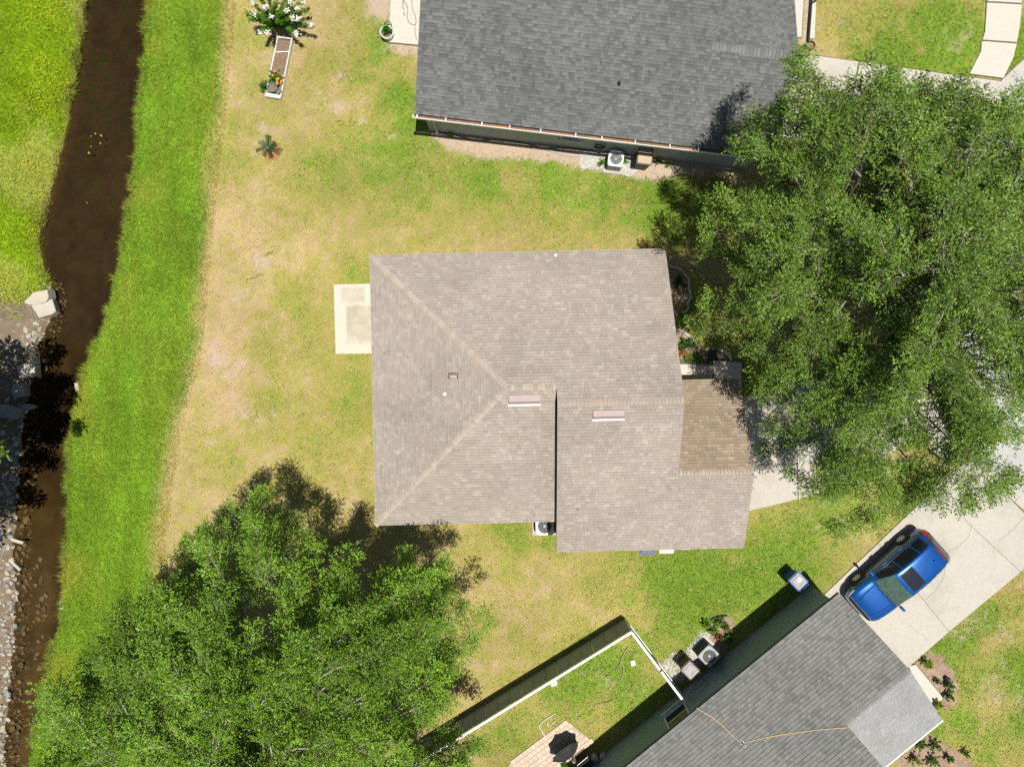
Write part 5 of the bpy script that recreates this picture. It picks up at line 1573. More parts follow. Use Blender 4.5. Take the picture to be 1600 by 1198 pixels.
# ------------------------------------------------------------------ shrubs and small plants
def plant(name, label, cat, c, z0, h, r, n, leafL, leafW, colA, colB, seed, group=None, up=.6, stems=8, dome=True, droop=.0):
    """leafy bush: leaves set along radiating stems"""
    rg = np.random.default_rng(seed)
    t = thing(name, label, cat, (c[0], c[1], z0), 0, group)
    pos = []; dr = []; mb = MB()
    ns = max(5, stems)
    for k in range(ns):
        a = 2 * math.pi * (k + rg.random() * .8) / ns; rr = r * rg.uniform(.55, 1.0) * (1 if k % 3 else .45)
        tip = np.array([rr * math.cos(a), rr * math.sin(a), h * (rg.uniform(.6, 1.0) if dome else rg.uniform(.3, .8)) * (1.15 - .5 * rr / r)])
        mid = tip * .5 + np.array([0, 0, h * .22])
        mb.tube([(0, 0, -.03), tuple(mid), tuple(tip)], [max(.006, r * .02), max(.004, r * .014), .003], 4)
        m_ = max(6, n // ns)
        for i in range(m_):
            tt = .25 + .75 * (i + rg.random()) / m_
            p = 2 * tt * (1 - tt) * mid + tt * tt * tip
            ang = rg.uniform(0, 2 * math.pi); ax = tip / (np.linalg.norm(tip) + 1e-9)
            pos.append(p + rg.normal(size=3) * r * .03); dr.append(ax * .6 + np.array([math.cos(ang), math.sin(ang), up * rg.uniform(-.2, 1) - droop]) * .9)
    pos = np.array(pos); dr = np.array(dr); m_ = len(pos)
    nr = np.stack([rg.normal(size=m_) * .4, rg.normal(size=m_) * .4, np.ones(m_)], 1)
    q = leaf_quads(pos, dr, nr, leafL * rg.uniform(.6, 1.25, m_), leafW * rg.uniform(.7, 1.2, m_))
    u_ = rg.random((m_, 1)); col = (np.array(colA)[None] * (1 - u_) + np.array(colB)[None] * u_) * rg.uniform(.75, 1.25, (m_, 1))
    link('foliage', np_mesh('foliage', q.reshape(-1, 3), np.arange(m_ * 4).reshape(-1, 4), M['plant'], np.repeat(col, 4, 0)), t)
    mb.build('stem', M['bark'], t)
    return t


# white flowering shrub over the end of the raised bed
sp = P(432, 42, 0)
t = thing('flowering_shrub', 'bushy shrub with white blossoms over the end of the raised bed', 'shrub', (sp.x, sp.y, 0))
rg = np.random.default_rng(77); pos = []; dr = []; mb = MB(); tips = []
tip_px = [(384, 22, 1.5), (389, 31, 1.4), (398, 23, 1.6), (407, 52, 1.3), (418, 51, 1.3), (412, 34, 1.7), (425, 16, 1.9), (439, 21, 1.9), (435, 34, 1.6), (443, 34, 1.5), (448, 17, 1.8), (465, 14, 1.7), (482, 18, 1.5), (464, 53, 1.3), (458, 30, 1.6), (424, 26, 1.8), (414, 12, 1.9), (466, 30, 1.5), (395, 6, 1.7), (475, 3, 1.6), (450, -6, 2.0), (420, -8, 2.0), (402, -12, 1.8), (470, -14, 1.7), (436, -20, 2.1), (430, 6, 2.1), (455, 4, 2.0), (486, 40, 1.2)]
for (x, y, z) in tip_px:
    T = np.array(P(x, y, z)) - np.array([sp.x, sp.y, 0]); tips.append(T)
    mid = T * np.array([.45, .45, .62]); mb.tube([(0, 0, -.05), tuple(mid), tuple(T)], [.02, .014, .006], 5)
    for i in range(120):
        tt = .18 + .8 * (i + rg.random()) / 120; p = 2 * tt * (1 - tt) * mid + tt * tt * T; a = rg.uniform(0, 6.28)
        pos.append(p + rg.normal(size=3) * .03); dr.append(np.array([math.cos(a), math.sin(a), .25]) + T / np.linalg.norm(T) * .6)
pos = np.array(pos); dr = np.array(dr); m_ = len(pos); nr = np.stack([rg.normal(size=m_) * .35, rg.normal(size=m_) * .35, np.ones(m_)], 1)
q = leaf_quads(pos, dr, nr, .16 * rg.uniform(.6, 1.2, m_), .06 * rg.uniform(.7, 1.2, m_)); u_ = rg.random((m_, 1))
col = (np.array([.05, .17, .012])[None] * (1 - u_) + np.array([.12, .28, .025])[None] * u_)
link('foliage', np_mesh('foliage', q.reshape(-1, 3), np.arange(m_ * 4).reshape(-1, 4), M['plant'], np.repeat(col, 4, 0)), t)
mb.build('stem', M['bark'], t)
for k, T in enumerate(tips):
    if rg.random() < .2: continue
    pos = T[None] + rg.normal(size=(26, 3)) * np.array([[.05, .05, .035]]) + np.array([[0, 0, .04]]); a = rg.uniform(0, 6.28, 26)
    q = leaf_quads(pos, np.stack([np.cos(a), np.sin(a), rg.normal(size=26) * .4], 1), np.stack([rg.normal(size=26) * .4, rg.normal(size=26) * .4, np.ones(26)], 1), np.full(26, .075), np.full(26, .06))
    link('blossom', np_mesh('blossom', q.reshape(-1, 3), np.arange(104).reshape(-1, 4), M['petal']), t)

# raised bed
rbd = thing('raised_bed', 'long raised garden bed of weathered white boards filled with soil', 'garden bed')
RBH = .2
cn = [P(434, 58, RBH), P(456, 60, RBH), P(438, 152, RBH), P(415, 148, RBH)]
def board(a, c, name, w=.05, z0=-.03, z1=RBH, m_='white_wood', par=rbd):
    a, c = Vector((a.x, a.y, 0)), Vector((c.x, c.y, 0)); d = (c - a); l_ = d.length; d.normalize(); n_ = Vector((-d.y, d.x, 0))
    q_ = MB(); obox(q_, a, d, n_, -.02, l_ + .02, -w / 2, w / 2, z0, z1); return q_.build(name, M[m_], par)
board(cn[0], cn[3] + (cn[0] - cn[3]) * .14, 'board'); board(cn[1], cn[2], 'board'); board(cn[0], cn[1], 'board', z1=RBH - .02); board(cn[3], cn[2], 'board', w=.16, z1=RBH + .03)
board(cn[0] + (cn[3] - cn[0]) * .26, cn[1] + (cn[2] - cn[1]) * .22, 'crossbar', w=.05, z0=RBH - .06, z1=RBH - .02)
mb = MB(); mb.prism([(p.x, p.y) for p in [cn[0] * .97 + cn[2] * .03, cn[1] * .97 + cn[3] * .03, cn[2] * .97 + cn[0] * .03, cn[3] * .97 + cn[1] * .03]], 0, RBH - .08)
mb.build('soil', M['soil'], rbd); EXCL.append([(p.x, p.y) for p in cn])
def lp(px, py, z): 
    p = P(px, py, z); return (p.x, p.y)
t = plant('marigold', 'leafy marigolds with orange flowers in the raised bed', 'flowers', lp(428, 123, .4), RBH - .1, .30, .42, 420, .11, .05, (.04, .12, .012), (.09, .22, .02), 501, stems=14)
rg = np.random.default_rng(9)
for k in range(9):
    o = MB(); o.lathe([(.01, 0), (.05, .015), (.055, .03), (.02, .045)], 9); a = rg.uniform(0, 6.28); r_ = rg.uniform(.05, .34)
    o.build('flower_head', M['orange'], t, loc=(r_ * math.cos(a) + .1, r_ * math.sin(a) + .1, rg.uniform(.2, .3)))
plant('leafy_plant', 'low green plant spilling over the corner of the raised bed', 'plant', lp(412, 135, .2), 0, .3, .28, 160, .12, .05, (.05, .13, .02), (.08, .2, .03), 502)
plant('seedling', 'small pale seedling in the middle of the raised bed soil', 'plant', lp(434, 107, .3), RBH - .08, .12, .1, 26, .07, .035, (.2, .3, .1), (.4, .45, .25), 503)
def pot(label, c, z0, r, h, m_, soil=True, name='plant_pot', cat='pot'):
    t = thing(name, label, cat, (c[0], c[1], z0))
    q_ = MB(); q_.lathe([(r * .72, 0), (r * .98, h * .9), (r * 1.05, h * .92), (r * 1.05, h), (r * .93, h), (r * .9, h * .86)], 24, cap=False); q_.build('pot_wall', m_, t, smooth=False)
    q_ = MB(); q_.lathe([(r * .88, h * .80), (r * .6, h * .84), (.01, h * .86)], 18, cap=False); q_.build('soil', M['soil'], t)
    q_ = MB(); q_.lathe([(.01, .004), (r * .71, .004)], 18, cap=False); q_.build('base', m_, t)
    return t
pot('teal rimmed pot standing in the corner of the raised bed', lp(424, 135, .45), RBH - .09, .21, .26, M['teal'])
pot('small teal pot beside a larger one in the raised bed', lp(434, 140, .4), RBH - .09, .12, .18, M['teal'])
# potted plant at the patio
pc = lp(604, 50, .42)
pot('white round planter with dark soil at the edge of the pale patio', pc, 0, .29, .42, M['white'])
plant('potted_plant', 'small green plant growing in the white round planter', 'plant', (pc[0] + .02, pc[1] + .03), .36, .24, .24, 220, .11, .06, (.02, .10, .01), (.05, .2, .015), 504)
q_ = MB(); q_.tube([(-.05, .28, .02), (-.1, .5, .3), (.05, .52, .32), (.16, .46, .3), (.2, .3, .02)], .022, 6); q_.tube([(-.1, .5, .3), (-.12, .2, .02)], .022, 6)
tag(q_.build('plant_stand', M['dark_metal'], loc=(pc[0], pc[1], 0)), 'bent dark metal stand behind the white round planter', 'stand')
# hose on the patio
hp = [(631, -10), (631, 8), (638, 16), (636, 26), (640, 36), (646, 39), (650, 36), (652, 32)]
def curve(pts, z, n=10):
    pts = [Vector((*p, 0)) for p in pts]; out = []
    for i in range(len(pts) - 1):
        p0, p1, p2, p3 = pts[max(i - 1, 0)], pts[i], pts[i + 1], pts[min(i + 2, len(pts) - 1)]
        for k in range(n):
            t = k / n; out.append(.5 * ((2 * p1) + (p2 - p0) * t + (2 * p0 - 5 * p1 + 4 * p2 - p3) * t * t + (3 * p1 - p0 - 3 * p2 + p3) * t ** 3))
    out.append(pts[-1]); return [P(p.x, p.y, z) for p in out]
mb = MB(); mb.tube(curve([(632, -20), (631, 0), (637, 12), (636.5, 28), (641, 37), (648, 38.5), (650, 34), (648, 22), (644, 12), (642, -20)], .075), .016, 6)
mb.tube(curve([(649, 38), (648.5, 50), (651, 62)], .075), .014, 6)
mb.tube(curve([(630, -2), (629.5, 10), (631, 15)], .08), .02, 6); mb.tube(curve([(631, 19), (632, 25)], .08), .022, 6)
tag(mb.build('garden_hose', M['hose']), 'olive garden hose looped across the pale patio', 'hose')

# small cycad with reddish mulch
pc = lp(417, 229, .3); rg = np.random.default_rng(12)
t = thing('cycad', 'small dark cycad with arching fronds in reddish mulch on the lawn', 'plant', (pc[0], pc[1], 0))
for k in range(12):
    a = k * 2.4 + rg.uniform(-.2, .2); ln = rg.uniform(.32, .60); el = rg.uniform(.35, 1.0); pos = []; dr = []
    for i in range(22):
        tt = (i + 1) / 22; x = ln * tt; z = .15 + ln * (el * tt - .75 * tt * tt)
        for s_ in (-1, 1):
            pos.append((x * math.cos(a), x * math.sin(a), z)); dr.append((math.cos(a + s_ * 1.0), math.sin(a + s_ * 1.0), .25))
    m_ = len(pos); q = leaf_quads(np.array(pos), np.array(dr), np.tile([[0, 0, 1.]], (m_, 1)), np.full(m_, .10), np.full(m_, .02))
    c = np.array([.018, .06, .012]) if k % 3 else np.array([.05, .14, .02])
    link('frond', np_mesh('frond', q.reshape(-1, 3), np.arange(m_ * 4).reshape(-1, 4), M['plant'], np.tile(c[None], (m_ * 4, 1)) * rg.uniform(.7, 1.3)), t)
q_ = MB(); q_.lathe([(.10, -.02), (.11, .12), (.04, .17)], 10); q_.build('trunk', M['bark'], t)
Vr = []; Fr = []; nrv = 0; mc = P(424, 235, 0)
for k in range(420):
    a = rg.uniform(0, 6.28); r_ = math.sqrt(rg.random()) * .42; x, y = mc.x + r_ * math.cos(a), mc.y + r_ * math.sin(a) * 1.1; b_ = rg.uniform(0, 6.28); l_ = rg.uniform(.03, .07)
    dx, dy = math.cos(b_) * l_, math.sin(b_) * l_; Vr += [(x - dx, y - dy, .0), (x + dy * .35, y - dx * .35, .035), (x + dx, y + dy, .01), (x - dy * .35, y + dx * .35, .03)]; Fr.append((nrv, nrv + 1, nrv + 2, nrv + 3)); nrv += 4
tag(link('mulch', np_mesh('mulch', Vr, Fr, M['terracotta'])), 'reddish mulch chips heaped around the small cycad', 'mulch', kind='stuff')

# scalloped edging and planting at the front of the beige house
def edging(pts, label):
    q_ = MB(); q_.tube([p + Vector((0, 0, .05)) for p in curve(pts, 0)], .055, 8)
    return tag(q_.build('garden_edging', M['edging']), label, 'edging')
edging([(1044, 414), (1052, 418), (1060, 419), (1067, 425), (1070, 430), (1075, 436), (1076, 445), (1075, 450), (1078, 457), (1077, 468), (1074, 474), (1075, 480), (1071, 486), (1064, 488)], 'scalloped concrete edging around the bed nearest the roof corner')
edging([(1060, 514), (1068, 519), (1077, 526), (1084, 532), (1092, 544)], 'short weathered edging between the two beds at the entry')
edging([(1096, 547), (1106, 545), (1118, 546), (1130, 549), (1137, 555), (1142, 563)], 'curved concrete edging in front of the entry walk')
FB = 'plants in the bed in front of the beige house'
for i, (px, py, r_, h_, ca, cb_, lab) in enumerate([(1061, 440, .38, .5, (.012, .06, .012), (.03, .11, .02), 'dark green shrub inside the scalloped edging'), (1066, 500, .46, .5, (.06, .17, .02), (.13, .30, .03), 'bright green shrub between the two garden beds'), (1082, 512, .35, .4, (.22, .18, .03), (.28, .2, .05), 'yellowing shrub beside the bright green one'),
                                           (1072, 538, .42, .5, (.02, .09, .015), (.05, .16, .02), 'dark leafy shrub behind the weathered edging'), (1067, 548, .25, .35, (.42, .15, .05), (.4, .2, .08), 'orange leaved plant near the entry slab'), (1090, 558, .30, .35, (.03, .12, .01), (.08, .22, .02), 'low green plant beside the entry slab'), (1112, 556, .36, .3, (.02, .06, .04), (.05, .1, .06), 'bluish green plant inside the curved edging'), (1076, 558, .22, .25, (.14, .24, .02), (.2, .3, .03), 'lime green plant at the corner of the entry slab')]):
    plant('garden_shrub', lab, 'shrub', lp(px, py, h_ * .6), 0, h_, r_, 260, .12, .06, ca, cb_, 600 + i, FB)
# bed by the green wall
for i, (px, py, r_, ca, cb_, lab) in enumerate([(1126, 972, .28, (.05, .15, .015), (.12, .26, .03), 'green leafy plant at the edge of the round bed'), (1116, 985, .24, (.09, .2, .02), (.2, .3, .04), 'yellow green plant in the round bed'), (1136, 982, .24, (.1, .2, .02), (.25, .26, .04), 'variegated plant in the round bed'), (1124, 994, .26, (.14, .05, .03), (.25, .1, .06), 'reddish plant in the round bed'), (1140, 998, .30, (.03, .16, .01), (.08, .28, .02), 'tall bright green plant by the green wall'), (1104, 975, .24, (.08, .22, .01), (.14, .3, .02), 'low green plant beside the air conditioner')]):
    plant('garden_plant', lab, 'plant', lp(px, py, .25), 0, .4, r_, 170, .11, .055, ca, cb_, 640 + i, 'plants in the round bed')
q_ = MB(); q_.tube([p + Vector((0, 0, .05)) for p in curve([(1110, 968), (1118, 964), (1126, 962), (1136, 961)], 0)], .04, 6); tag(q_.build('garden_edging', M['black']), 'short black plastic edging at the round bed', 'edging')
# beds at the front of the house by the car
FB2 = 'shrubs in the beds of the grey roofed house'
for i, (px, py, r_, lab) in enumerate([(1485, 1071, .26, 'round green shrub in the curved mulch bed, upper of two'), (1485, 1088, .26, 'round green shrub in the curved mulch bed, lower of two'), (1468, 1101, .26, 'yellow green shrub at the tip of the entry walk'), (1441, 1164, .32, 'dark shrub under the white gutter'), (1464, 1166, .36, 'large round shrub in the lower bed'), (1460, 1190, .34, 'dark shrub below the large round one'), (1486, 1186, .26, 'small round shrub on the outer side of the lower bed'), (1432, 1188, .34, 'yellow green shrub below the white gutter'), (1450, 1035, .24, 'thin yellowing plant at the driveway end of the mulch bed'), (1456, 1042, .2, 'sparse low plant in the curved mulch bed'), (1468, 1066, .15, 'tiny dark plant in the curved mulch bed'), (1512, 1178, .22, 'low spreading plant at the lawn edge of the lower bed')]):
    lime = i in (2, 7, 8, 9)
    plant('garden_shrub', lab, 'shrub', lp(px, py, .3), 0, .45 if r_ > .2 else .25, r_, 240 if r_ > .22 else 110, .10, .05, (.12, .2, .015) if lime else (.03, .09, .012), (.26, .33, .03) if lime else (.11, .24, .02), 680 + i, FB2)
q_ = MB(); q_.lathe([(.09, 0), (.11, .16), (.12, .18), (.06, .26)], 12); o = q_.build('garden_lantern', M['dark_metal'], loc=(*lp(1480, 1060, .1), 0)); tag(o, 'small dark lantern standing in the curved mulch bed', 'lantern')
# weeds at the sage wall and in the gravel
for i, (px, py, lab) in enumerate([(704, 210, 'leafy weed at the foot of the sage wall near the downspout'), (940, 255, 'weed growing through the white gravel'), (975, 252, 'weed between the air conditioner and the tan bin'), (1030, 252, 'weed beside the tan bin'), (1046, 257, 'weed in the dirt near the tree shade')]):
    plant('weed', lab, 'plant', lp(px, py, .1), 0, .25, .22, 90, .10, .05, (.06, .17, .02), (.14, .3, .03), 720 + i)

# gravel beds: countless white stones over a pale sheet
def gravel(poly, n, label, seed):
    rg = np.random.default_rng(seed); w_ = pp(poly); EXCL.append(w_)
    q_ = np.array(w_); lo, hi = q_.min(0), q_.max(0)
    x = rg.uniform(lo[0], hi[0], n * 4); y = rg.uniform(lo[1], hi[1], n * 4); ok = polydist(w_, x, y) < .04 + .05 * rg.normal(size=n * 4); x, y = x[ok][:n], y[ok][:n]; k = len(x)
    s = rg.uniform(.015, .04, k); a = rg.uniform(0, 6.28, k); V = np.zeros((k, 5, 3))
    for i in range(4):
        V[:, i, 0] = x + np.cos(a + i * 1.57) * s * rg.uniform(.7, 1.3, k); V[:, i, 1] = y + np.sin(a + i * 1.57) * s * rg.uniform(.7, 1.3, k); V[:, i, 2] = .006
    V[:, 4, 0] = x; V[:, 4, 1] = y; V[:, 4, 2] = .012 + s * .9
    b5 = np.arange(k)[:, None] * 5; F = np.concatenate([b5 + np.array([[i, (i + 1) % 4, 4]]) for i in range(4)])
    tag(link('gravel', np_mesh('gravel', V.reshape(-1, 3), F, M['gravel'])), label, 'gravel', kind='stuff')
gravel([(905, 236), (940, 236), (975, 240), (1000, 246), (996, 266), (984, 276), (970, 268), (940, 264), (905, 262)], 2600, 'white gravel around the white topped air conditioner', 1)
gravel([(1034, 1040), (1050, 1022), (1072, 1018), (1098, 985), (1108, 984), (1110, 996), (1090, 1040), (1060, 1066)], 1800, 'pale gravel between the fence and the maroon bin', 2)

# edging strip, pole and pot beside the top-right lawn
a, c = P(1271, -30, .0), P(1267, 62, .0)
q_ = MB(); d_ = (c - a).normalized(); obox(q_, a, d_, Vector((-d_.y, d_.x, 0)), 0, (c - a).length, -.12, .12, -.03, .10); tag(q_.build('edging_kerb', M['concrete_white']), 'straight pale concrete edging strip beside the lawn', 'edging')
q_ = MB(); q_.tube([P(1270, -30, .1), P(1266.5, 20, .1), P(1263, 66, .1)], .055, 8); tag(q_.build('drain_pipe', M['black']), 'long black pipe lying along the pale edging strip', 'pipe')
q_ = MB(); q_.tube([P(1268, 6, .16), P(1271, 3, .2), P(1275, 1, .18)], .05, 6); tag(q_.build('pipe_fitting', M['black']), 'black fitting clipped to the long black pipe', 'pipe')
pot('black pot of tan soil at the end of the black pipe', lp(1267, 71, .3), 0, .19, .32, M['black'])
q_ = MB(); q_.rbox(.42, .16, 0, .05, .04); tag(q_.build('stepping_stone', M['rock_grey'], loc=(*lp(1257, 79, .0), .02), rz=-.15), 'dark flat stone at the corner of the driveway', 'stone')

# patio things by the paver patio
uc = P(884, 1177, .8)
t = thing('patio_umbrella', 'black canvas umbrella lying tilted on the brick pavers', 'umbrella', (uc.x, uc.y, 0))
V = []; F = []; n = 8
Mt = Matrix.Rotation(R(38), 3, 'Z') @ Matrix.Rotation(R(52), 3, 'X')
apx = Mt @ Vector((0, 0, .34))
ring1 = [Mt @ Vector((.40 * math.cos(2 * math.pi * k / n), .40 * math.sin(2 * math.pi * k / n), .24)) for k in range(n)]
ring2 = [Mt @ Vector((.74 * math.cos(2 * math.pi * k / n), .74 * math.sin(2 * math.pi * k / n), 0)) for k in range(n)]
for k in range(n):
    mb = MB(); k2 = (k + 1) % n; up_ = Vector((0, 0, .62)); m1 = (ring2[k] + ring2[k2]) / 2 * .93
    mb.add([tuple(p + up_) for p in (apx, ring1[k], ring1[k2], ring2[k], ring2[k2], m1)], [(0, 1, 2), (1, 3, 5, 4, 2)]); mb.build('canopy_panel', M['canvas'], t)
mb = MB(); mb.tube([apx + Vector((0, 0, .68)), Mt @ Vector((0, 0, -.3)) + Vector((0, 0, .62)), Vector((-.1, -.25, .03))], .018, 6); mb.build('pole', M['dark_metal'], t)
gp = P(925, 1192, .8)
t = thing('grill', 'black barbecue grill with white edged shelf by the green wall', 'grill', (gp.x - .25, gp.y - .15, 0), HC)
mb = MB(); mb.rbox(.62, .42, .55, .80, .06, cap=.06); mb.build('firebox', M['black'], t)
for s_ in (-1, 1):
    for r_ in (-1, 1):
        mb = MB(); mb.box(s_ * .26 - .02, s_ * .26 + .02, r_ * .16 - .02, r_ * .16 + .02, 0, .55); mb.build('leg', M['dark_metal'], t)
mb = MB(); mb.box(-.75, -.33, -.2, .2, .66, .69); mb.build('shelf', M['white'], t)
mb = MB(); mb.tube([(-.3, .25, .7), (.3, .25, .7)], .018, 6); mb.build('handle', M['white'], t)
def tank(label, px, py, r, h, m_, name, cat):
    c = P(px, py, h); q_ = MB(); q_.lathe([(r * .75, 0), (r, .06), (r, h * .75), (r * .8, h * .9), (r * .3, h), (.02, h * 1.02)], 20)
    tag(q_.build(name, m_, loc=(c.x, c.y, 0), smooth=True), label, cat)
tank('grey propane cylinder standing against the green wall', 930, 1188, .16, .5, M['ac_grey'], 'gas_cylinder', 'gas cylinder')
tank('small silver canister at the edge of the brick pavers', 897, 1191, .10, .55, M['steel'], 'canister', 'canister')
plant('leafy_plant', 'small leafy plant at the edge of the brick pavers', 'plant', lp(883, 1196, .2), 0, .3, .22, 120, .12, .05, (.04, .14, .01), (.09, .25, .02), 760)
q_ = MB(); q_.rbox(.3, .3, 0, .3, .03, cap=.02); tag(q_.build('storage_crate', M['wall_sage'], loc=(*lp(944, 1184, .3), 0), rz=HC), 'pale green crate against the green wall', 'crate')

# loose sticks and prunings in the fenced yard
def stick(pts, r, label, nm='stick', m_='stick'):
    q_ = MB(); q_.tube([p + Vector((0, 0, rnd.uniform(.03, .07))) for p in curve(pts, 0, 5)], r, 5); return tag(q_.build(nm, M[m_]), label, 'stick')
stick([(981, 1010), (974, 1022), (970, 1032), (974, 1042), (972, 1060)], .028, 'long crooked branch lying in the fenced yard')
stick([(970, 1034), (962, 1046)], .02, 'short side branch beside the crooked branch')
stick([(933, 1036), (935, 1044), (930, 1050), (934, 1060)], .02, 'bent grey twig on the grass by the fence')
stick([(936, 1046), (944, 1056), (950, 1054)], .018, 'short forked twig on the grass')
stick([(941, 1085), (941, 1096), (932, 1100)], .014, 'thin pale stick in the middle of the yard')
stick([(941, 1098), (957, 1094)], .014, 'second thin pale stick in the middle of the yard')
stick([(905, 1046), (914, 1054)], .035, 'short thick piece of pale wood by the fence')
stick([(985, 1108), (989, 1106), (989, 1114)], .014, 'small hooked twig at the shadow edge')
mb = MB(); mb.tube(curve([(868, 1114), (858, 1120), (848, 1127), (843, 1134), (847, 1142), (851, 1149)], .04), .02, 6); mb.tube(curve([(868, 1126), (858, 1133), (855, 1129)], .04), .018, 6)
tag(mb.build('garden_hose', M['white_wood']), 'pale hose curling on the grass at the paver corner', 'hose')
q_ = MB(); q_.rbox(.22, .26, -.01, .05, .04, cap=.015); tag(q_.build('paving_stone', M['cream'], loc=(*lp(989, 1035, 0), 0), rz=.2), 'cream stepping stone lying among the sticks', 'stone')
# fallen leaves on the back lawn
for (px, py, lab) in ((391, 436, 'yellow green fallen frond on the back lawn'), (416, 397, 'green leaf beside a hole in the back lawn')):
    p = P(px, py); rg = np.random.default_rng(int(px)); m_ = 16
    pos = np.array([[p.x + .05 * i - .2, p.y + .02 * i - .1, .05] for i in range(m_)]) ; a = rg.uniform(-.9, 1.3, m_)
    q = leaf_quads(pos if px < 400 else pos * .4 + np.array([[p.x, p.y, .05]]) * .6, np.stack([np.cos(a), np.sin(a), a * 0 + .1], 1), np.tile([[0, 0, 1.]], (m_, 1)), np.full(m_, .14), np.full(m_, .045))
    tag(link('fallen_leaf', np_mesh('fallen_leaf', q.reshape(-1, 3), np.arange(m_ * 4).reshape(-1, 4), M['plant'], np.full((m_ * 4, 3), 1.) * np.array([[.26, .30, .01]]))), lab, 'leaf')

# ------------------------------------------------------------------ grass: blades nobody could count
def grass(name, label, x, y, blades, ln, wd, colmul, seed, lean=.9, jitter=.25, straw=0.0):
    rg = np.random.default_rng(seed)
    c, lush, sw = ground_colour(x + rg.normal(size=len(x)) * .16, y + rg.normal(size=len(x)) * .16)
    ok = rg.random(len(x)) < sw * (.45 + .55 * np.clip(lush + .25, 0, 1))
    for poly in EXCL:
        ok &= ~inpoly(poly, x, y)
    x, y, c, lush = x[ok], y[ok], c[ok], lush[ok]; k = len(x)
    z = gz(x, y) - .015
    V = []; C = []
    for b in range(blades):
        a = rg.uniform(0, 2 * math.pi, k); l_ = ln * rg.uniform(.55, 1.25, k) * (.40 + .75 * lush); w_ = wd * rg.uniform(.7, 1.3, k); le = np.minimum(lean * rg.uniform(.45, 1.15, k), 1.0)
        bx = x + rg.normal(size=k) * .03; by = y + rg.normal(size=k) * .03
        dx, dy = np.cos(a), np.sin(a)
        v0 = np.stack([bx - dy * w_ / 2, by + dx * w_ / 2, z], 1); v1 = np.stack([bx + dy * w_ / 2, by - dx * w_ / 2, z], 1)
        v2 = np.stack([bx + dx * l_ * le, by + dy * l_ * le, z + l_ * np.sqrt(np.maximum(.06, 1 - np.minimum(le, .97) ** 2)) + .015], 1)
        V.append(np.stack([v0, v1, v2], 1))
        cm = c * colmul * (1 + jitter * rg.normal(size=(k, 1)))
        if straw > 0:
            st = rg.random(k) < straw * (1 - .85 * lush)
            cm[st] = np.array([.50, .385, .20]) * rg.uniform(.85, 1.5, (int(st.sum()), 1))
            gr = (~st) & (rg.random(k) < .35)
            cm[gr] = cm[gr] * .5 + GREEN * .5 * rg.uniform(.8, 1.3, (int(gr.sum()), 1))
        C.append(np.repeat(cm[:, None], 3, 1))
    V = np.concatenate(V).reshape(-1, 3); C = np.concatenate(C).reshape(-1, 3)
    tag(link(name, np_mesh(name, V, np.arange(len(V)).reshape(-1, 3), M['grass'], np.clip(C, .005, .8))), label, 'grass', kind='stuff')


def scatter(n, x0, x1, y0, y1, seed):
    g_ = np.random.default_rng(seed); return g_.uniform(x0, x1, n), g_.uniform(y0, y1, n)
x, y = scatter(190000, -16.5, 24.0, -18.2, 18.2, 5)
ok = (x > e_bt(y) - .6)
grass('lawn_grass', 'patchy dry lawn grass between the houses', x[ok], y[ok], 2, .12, .034, 1.32, 21, straw=.5, jitter=.30, lean=1.25)
x, y = scatter(150000, -24, -12.5, -18.2, 18.2, 6)
wr_ = e_wr(y) + wob(y); ok = (x > wr_ + .02) & (x < e_bt(y) + .5)
grass('bank_grass', 'long bright green grass on the near creek bank', x[ok], y[ok], 3, .15, .024, 1.35, 22, jitter=.25)
g_ = np.random.default_rng(44); y = g_.uniform(-17.5, 18.2, 5200); tuft = fbm(y * 1.7, y * 0, 77, 4) > .47; y = y[tuft]
x = e_wr(y) + wob(y) + np.abs(g_.normal(size=len(y))) * .10 + .03
grass('water_edge_grass', 'longer ragged grass hanging over the near water edge', x, y, 3, .30, .022, 1.25, 24, jitter=.4, lean=1.1)
g_ = np.random.default_rng(45); y = g_.uniform(3.5, 18.2, 3600); tuft = fbm(y * 1.7, y * 0, 78, 4) > .45; y = y[tuft]
x = e_wl(y) + wob(y + 50) - np.abs(g_.normal(size=len(y))) * .14 + .02
grass('far_edge_weeds', 'ragged weeds along the far water edge', x, y, 4, .26, .035, 1.3, 25, jitter=.4, lean=1.1)
x, y = scatter(60000, -25, -18.5, 2.0, 18.2, 7)
wl2 = e_wl(y) + wob(y + 50); ok = (x < wl2 + .08)
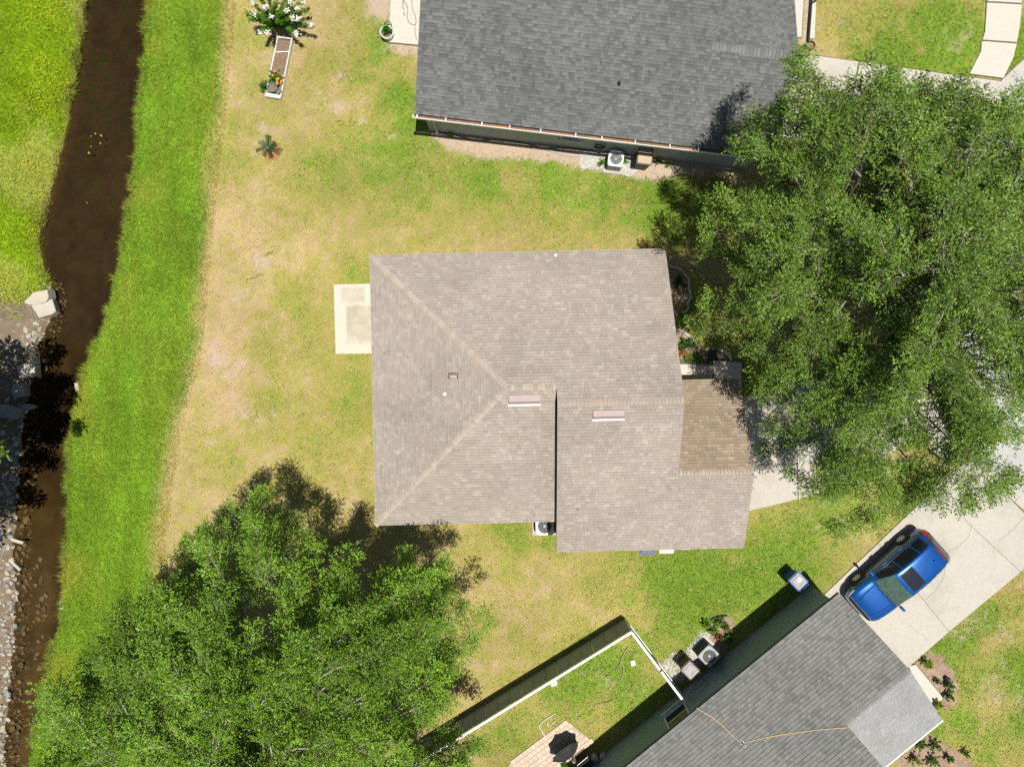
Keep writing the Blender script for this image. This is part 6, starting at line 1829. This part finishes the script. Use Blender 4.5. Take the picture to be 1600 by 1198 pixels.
grass('far_bank_grass', 'bright weedy grass on the far creek bank', x[ok], y[ok], 3, .12, .032, 1.4, 23, jitter=.3)
# yellow specks of flowering weeds on both banks
def flecks(x, y, ok, n, label, seed):
    g_ = np.random.default_rng(seed); x, y = x[ok], y[ok]
    dens = fbm(x * .7, y * .7, 90 + seed, 4); s = g_.random(len(x)) < sstep(.47, .62, dens) ; x, y = x[s][:n], y[s][:n]; k = len(x); z = gz(x, y) + .13; r_ = g_.uniform(.014, .03, k); V = []
    for i in range(4):
        a = i * 1.5708 + .4; V.append(np.stack([x + r_ * math.cos(a), y + r_ * math.sin(a), z + .01 * (i % 2)], 1))
    V = np.stack(V, 1).reshape(-1, 3); tag(link('yellow_flowers', np_mesh('yellow_flowers', V, np.arange(len(V)).reshape(-1, 4), M['plant'], np.full((len(V), 3), 1.) * np.array([[.62, .50, .01]]))), label, 'flowers', kind='stuff')
x, y = scatter(12000, -25, -18.0, 3.2, 18.2, 17); flecks(x, y, x < e_wl(y) - .1, 1500, 'tiny yellow flowers scattered over the far creek bank', 1)
x, y = scatter(5000, -18.2, -14.0, 3.0, 18.2, 18); flecks(x, y, (x > e_wr(y) + .15) & (x < e_wr(y) + 1.6), 130, 'few tiny yellow flowers along the near creek bank', 2)
M['floating'] = mat('floating_leaf_skin', (0.27, 0.27, 0.07), 0.9, .2, 10, spec=.1)
# pale leaves floating on the water
for i, (px, py) in enumerate([(142, 213), (149, 209), (158, 212), (142, 229), (157, 224), (139, 239), (136, 317), (192, 325), (108, 764), (95, 757), (94, 695)]):
    p = P(px, py, WZ); mb = MB(); r_ = .035 + .015 * (i % 3); mb.add([(r_ * math.cos(a), r_ * .7 * math.sin(a), .006) for a in np.linspace(0, 6.28, 9)[:-1]], [tuple(range(8))])
    tag(mb.build('floating_leaf', M['floating'], loc=(p.x, p.y, WZ), rz=i * 1.1), 'pale leaf floating on the creek', 'leaf', 'leaves floating on the creek')
print('objects', len(bpy.data.objects), 'tris', sum(len(o.data.loops) - 2 * len(o.data.polygons) for o in bpy.data.objects if o.type == 'MESH'))
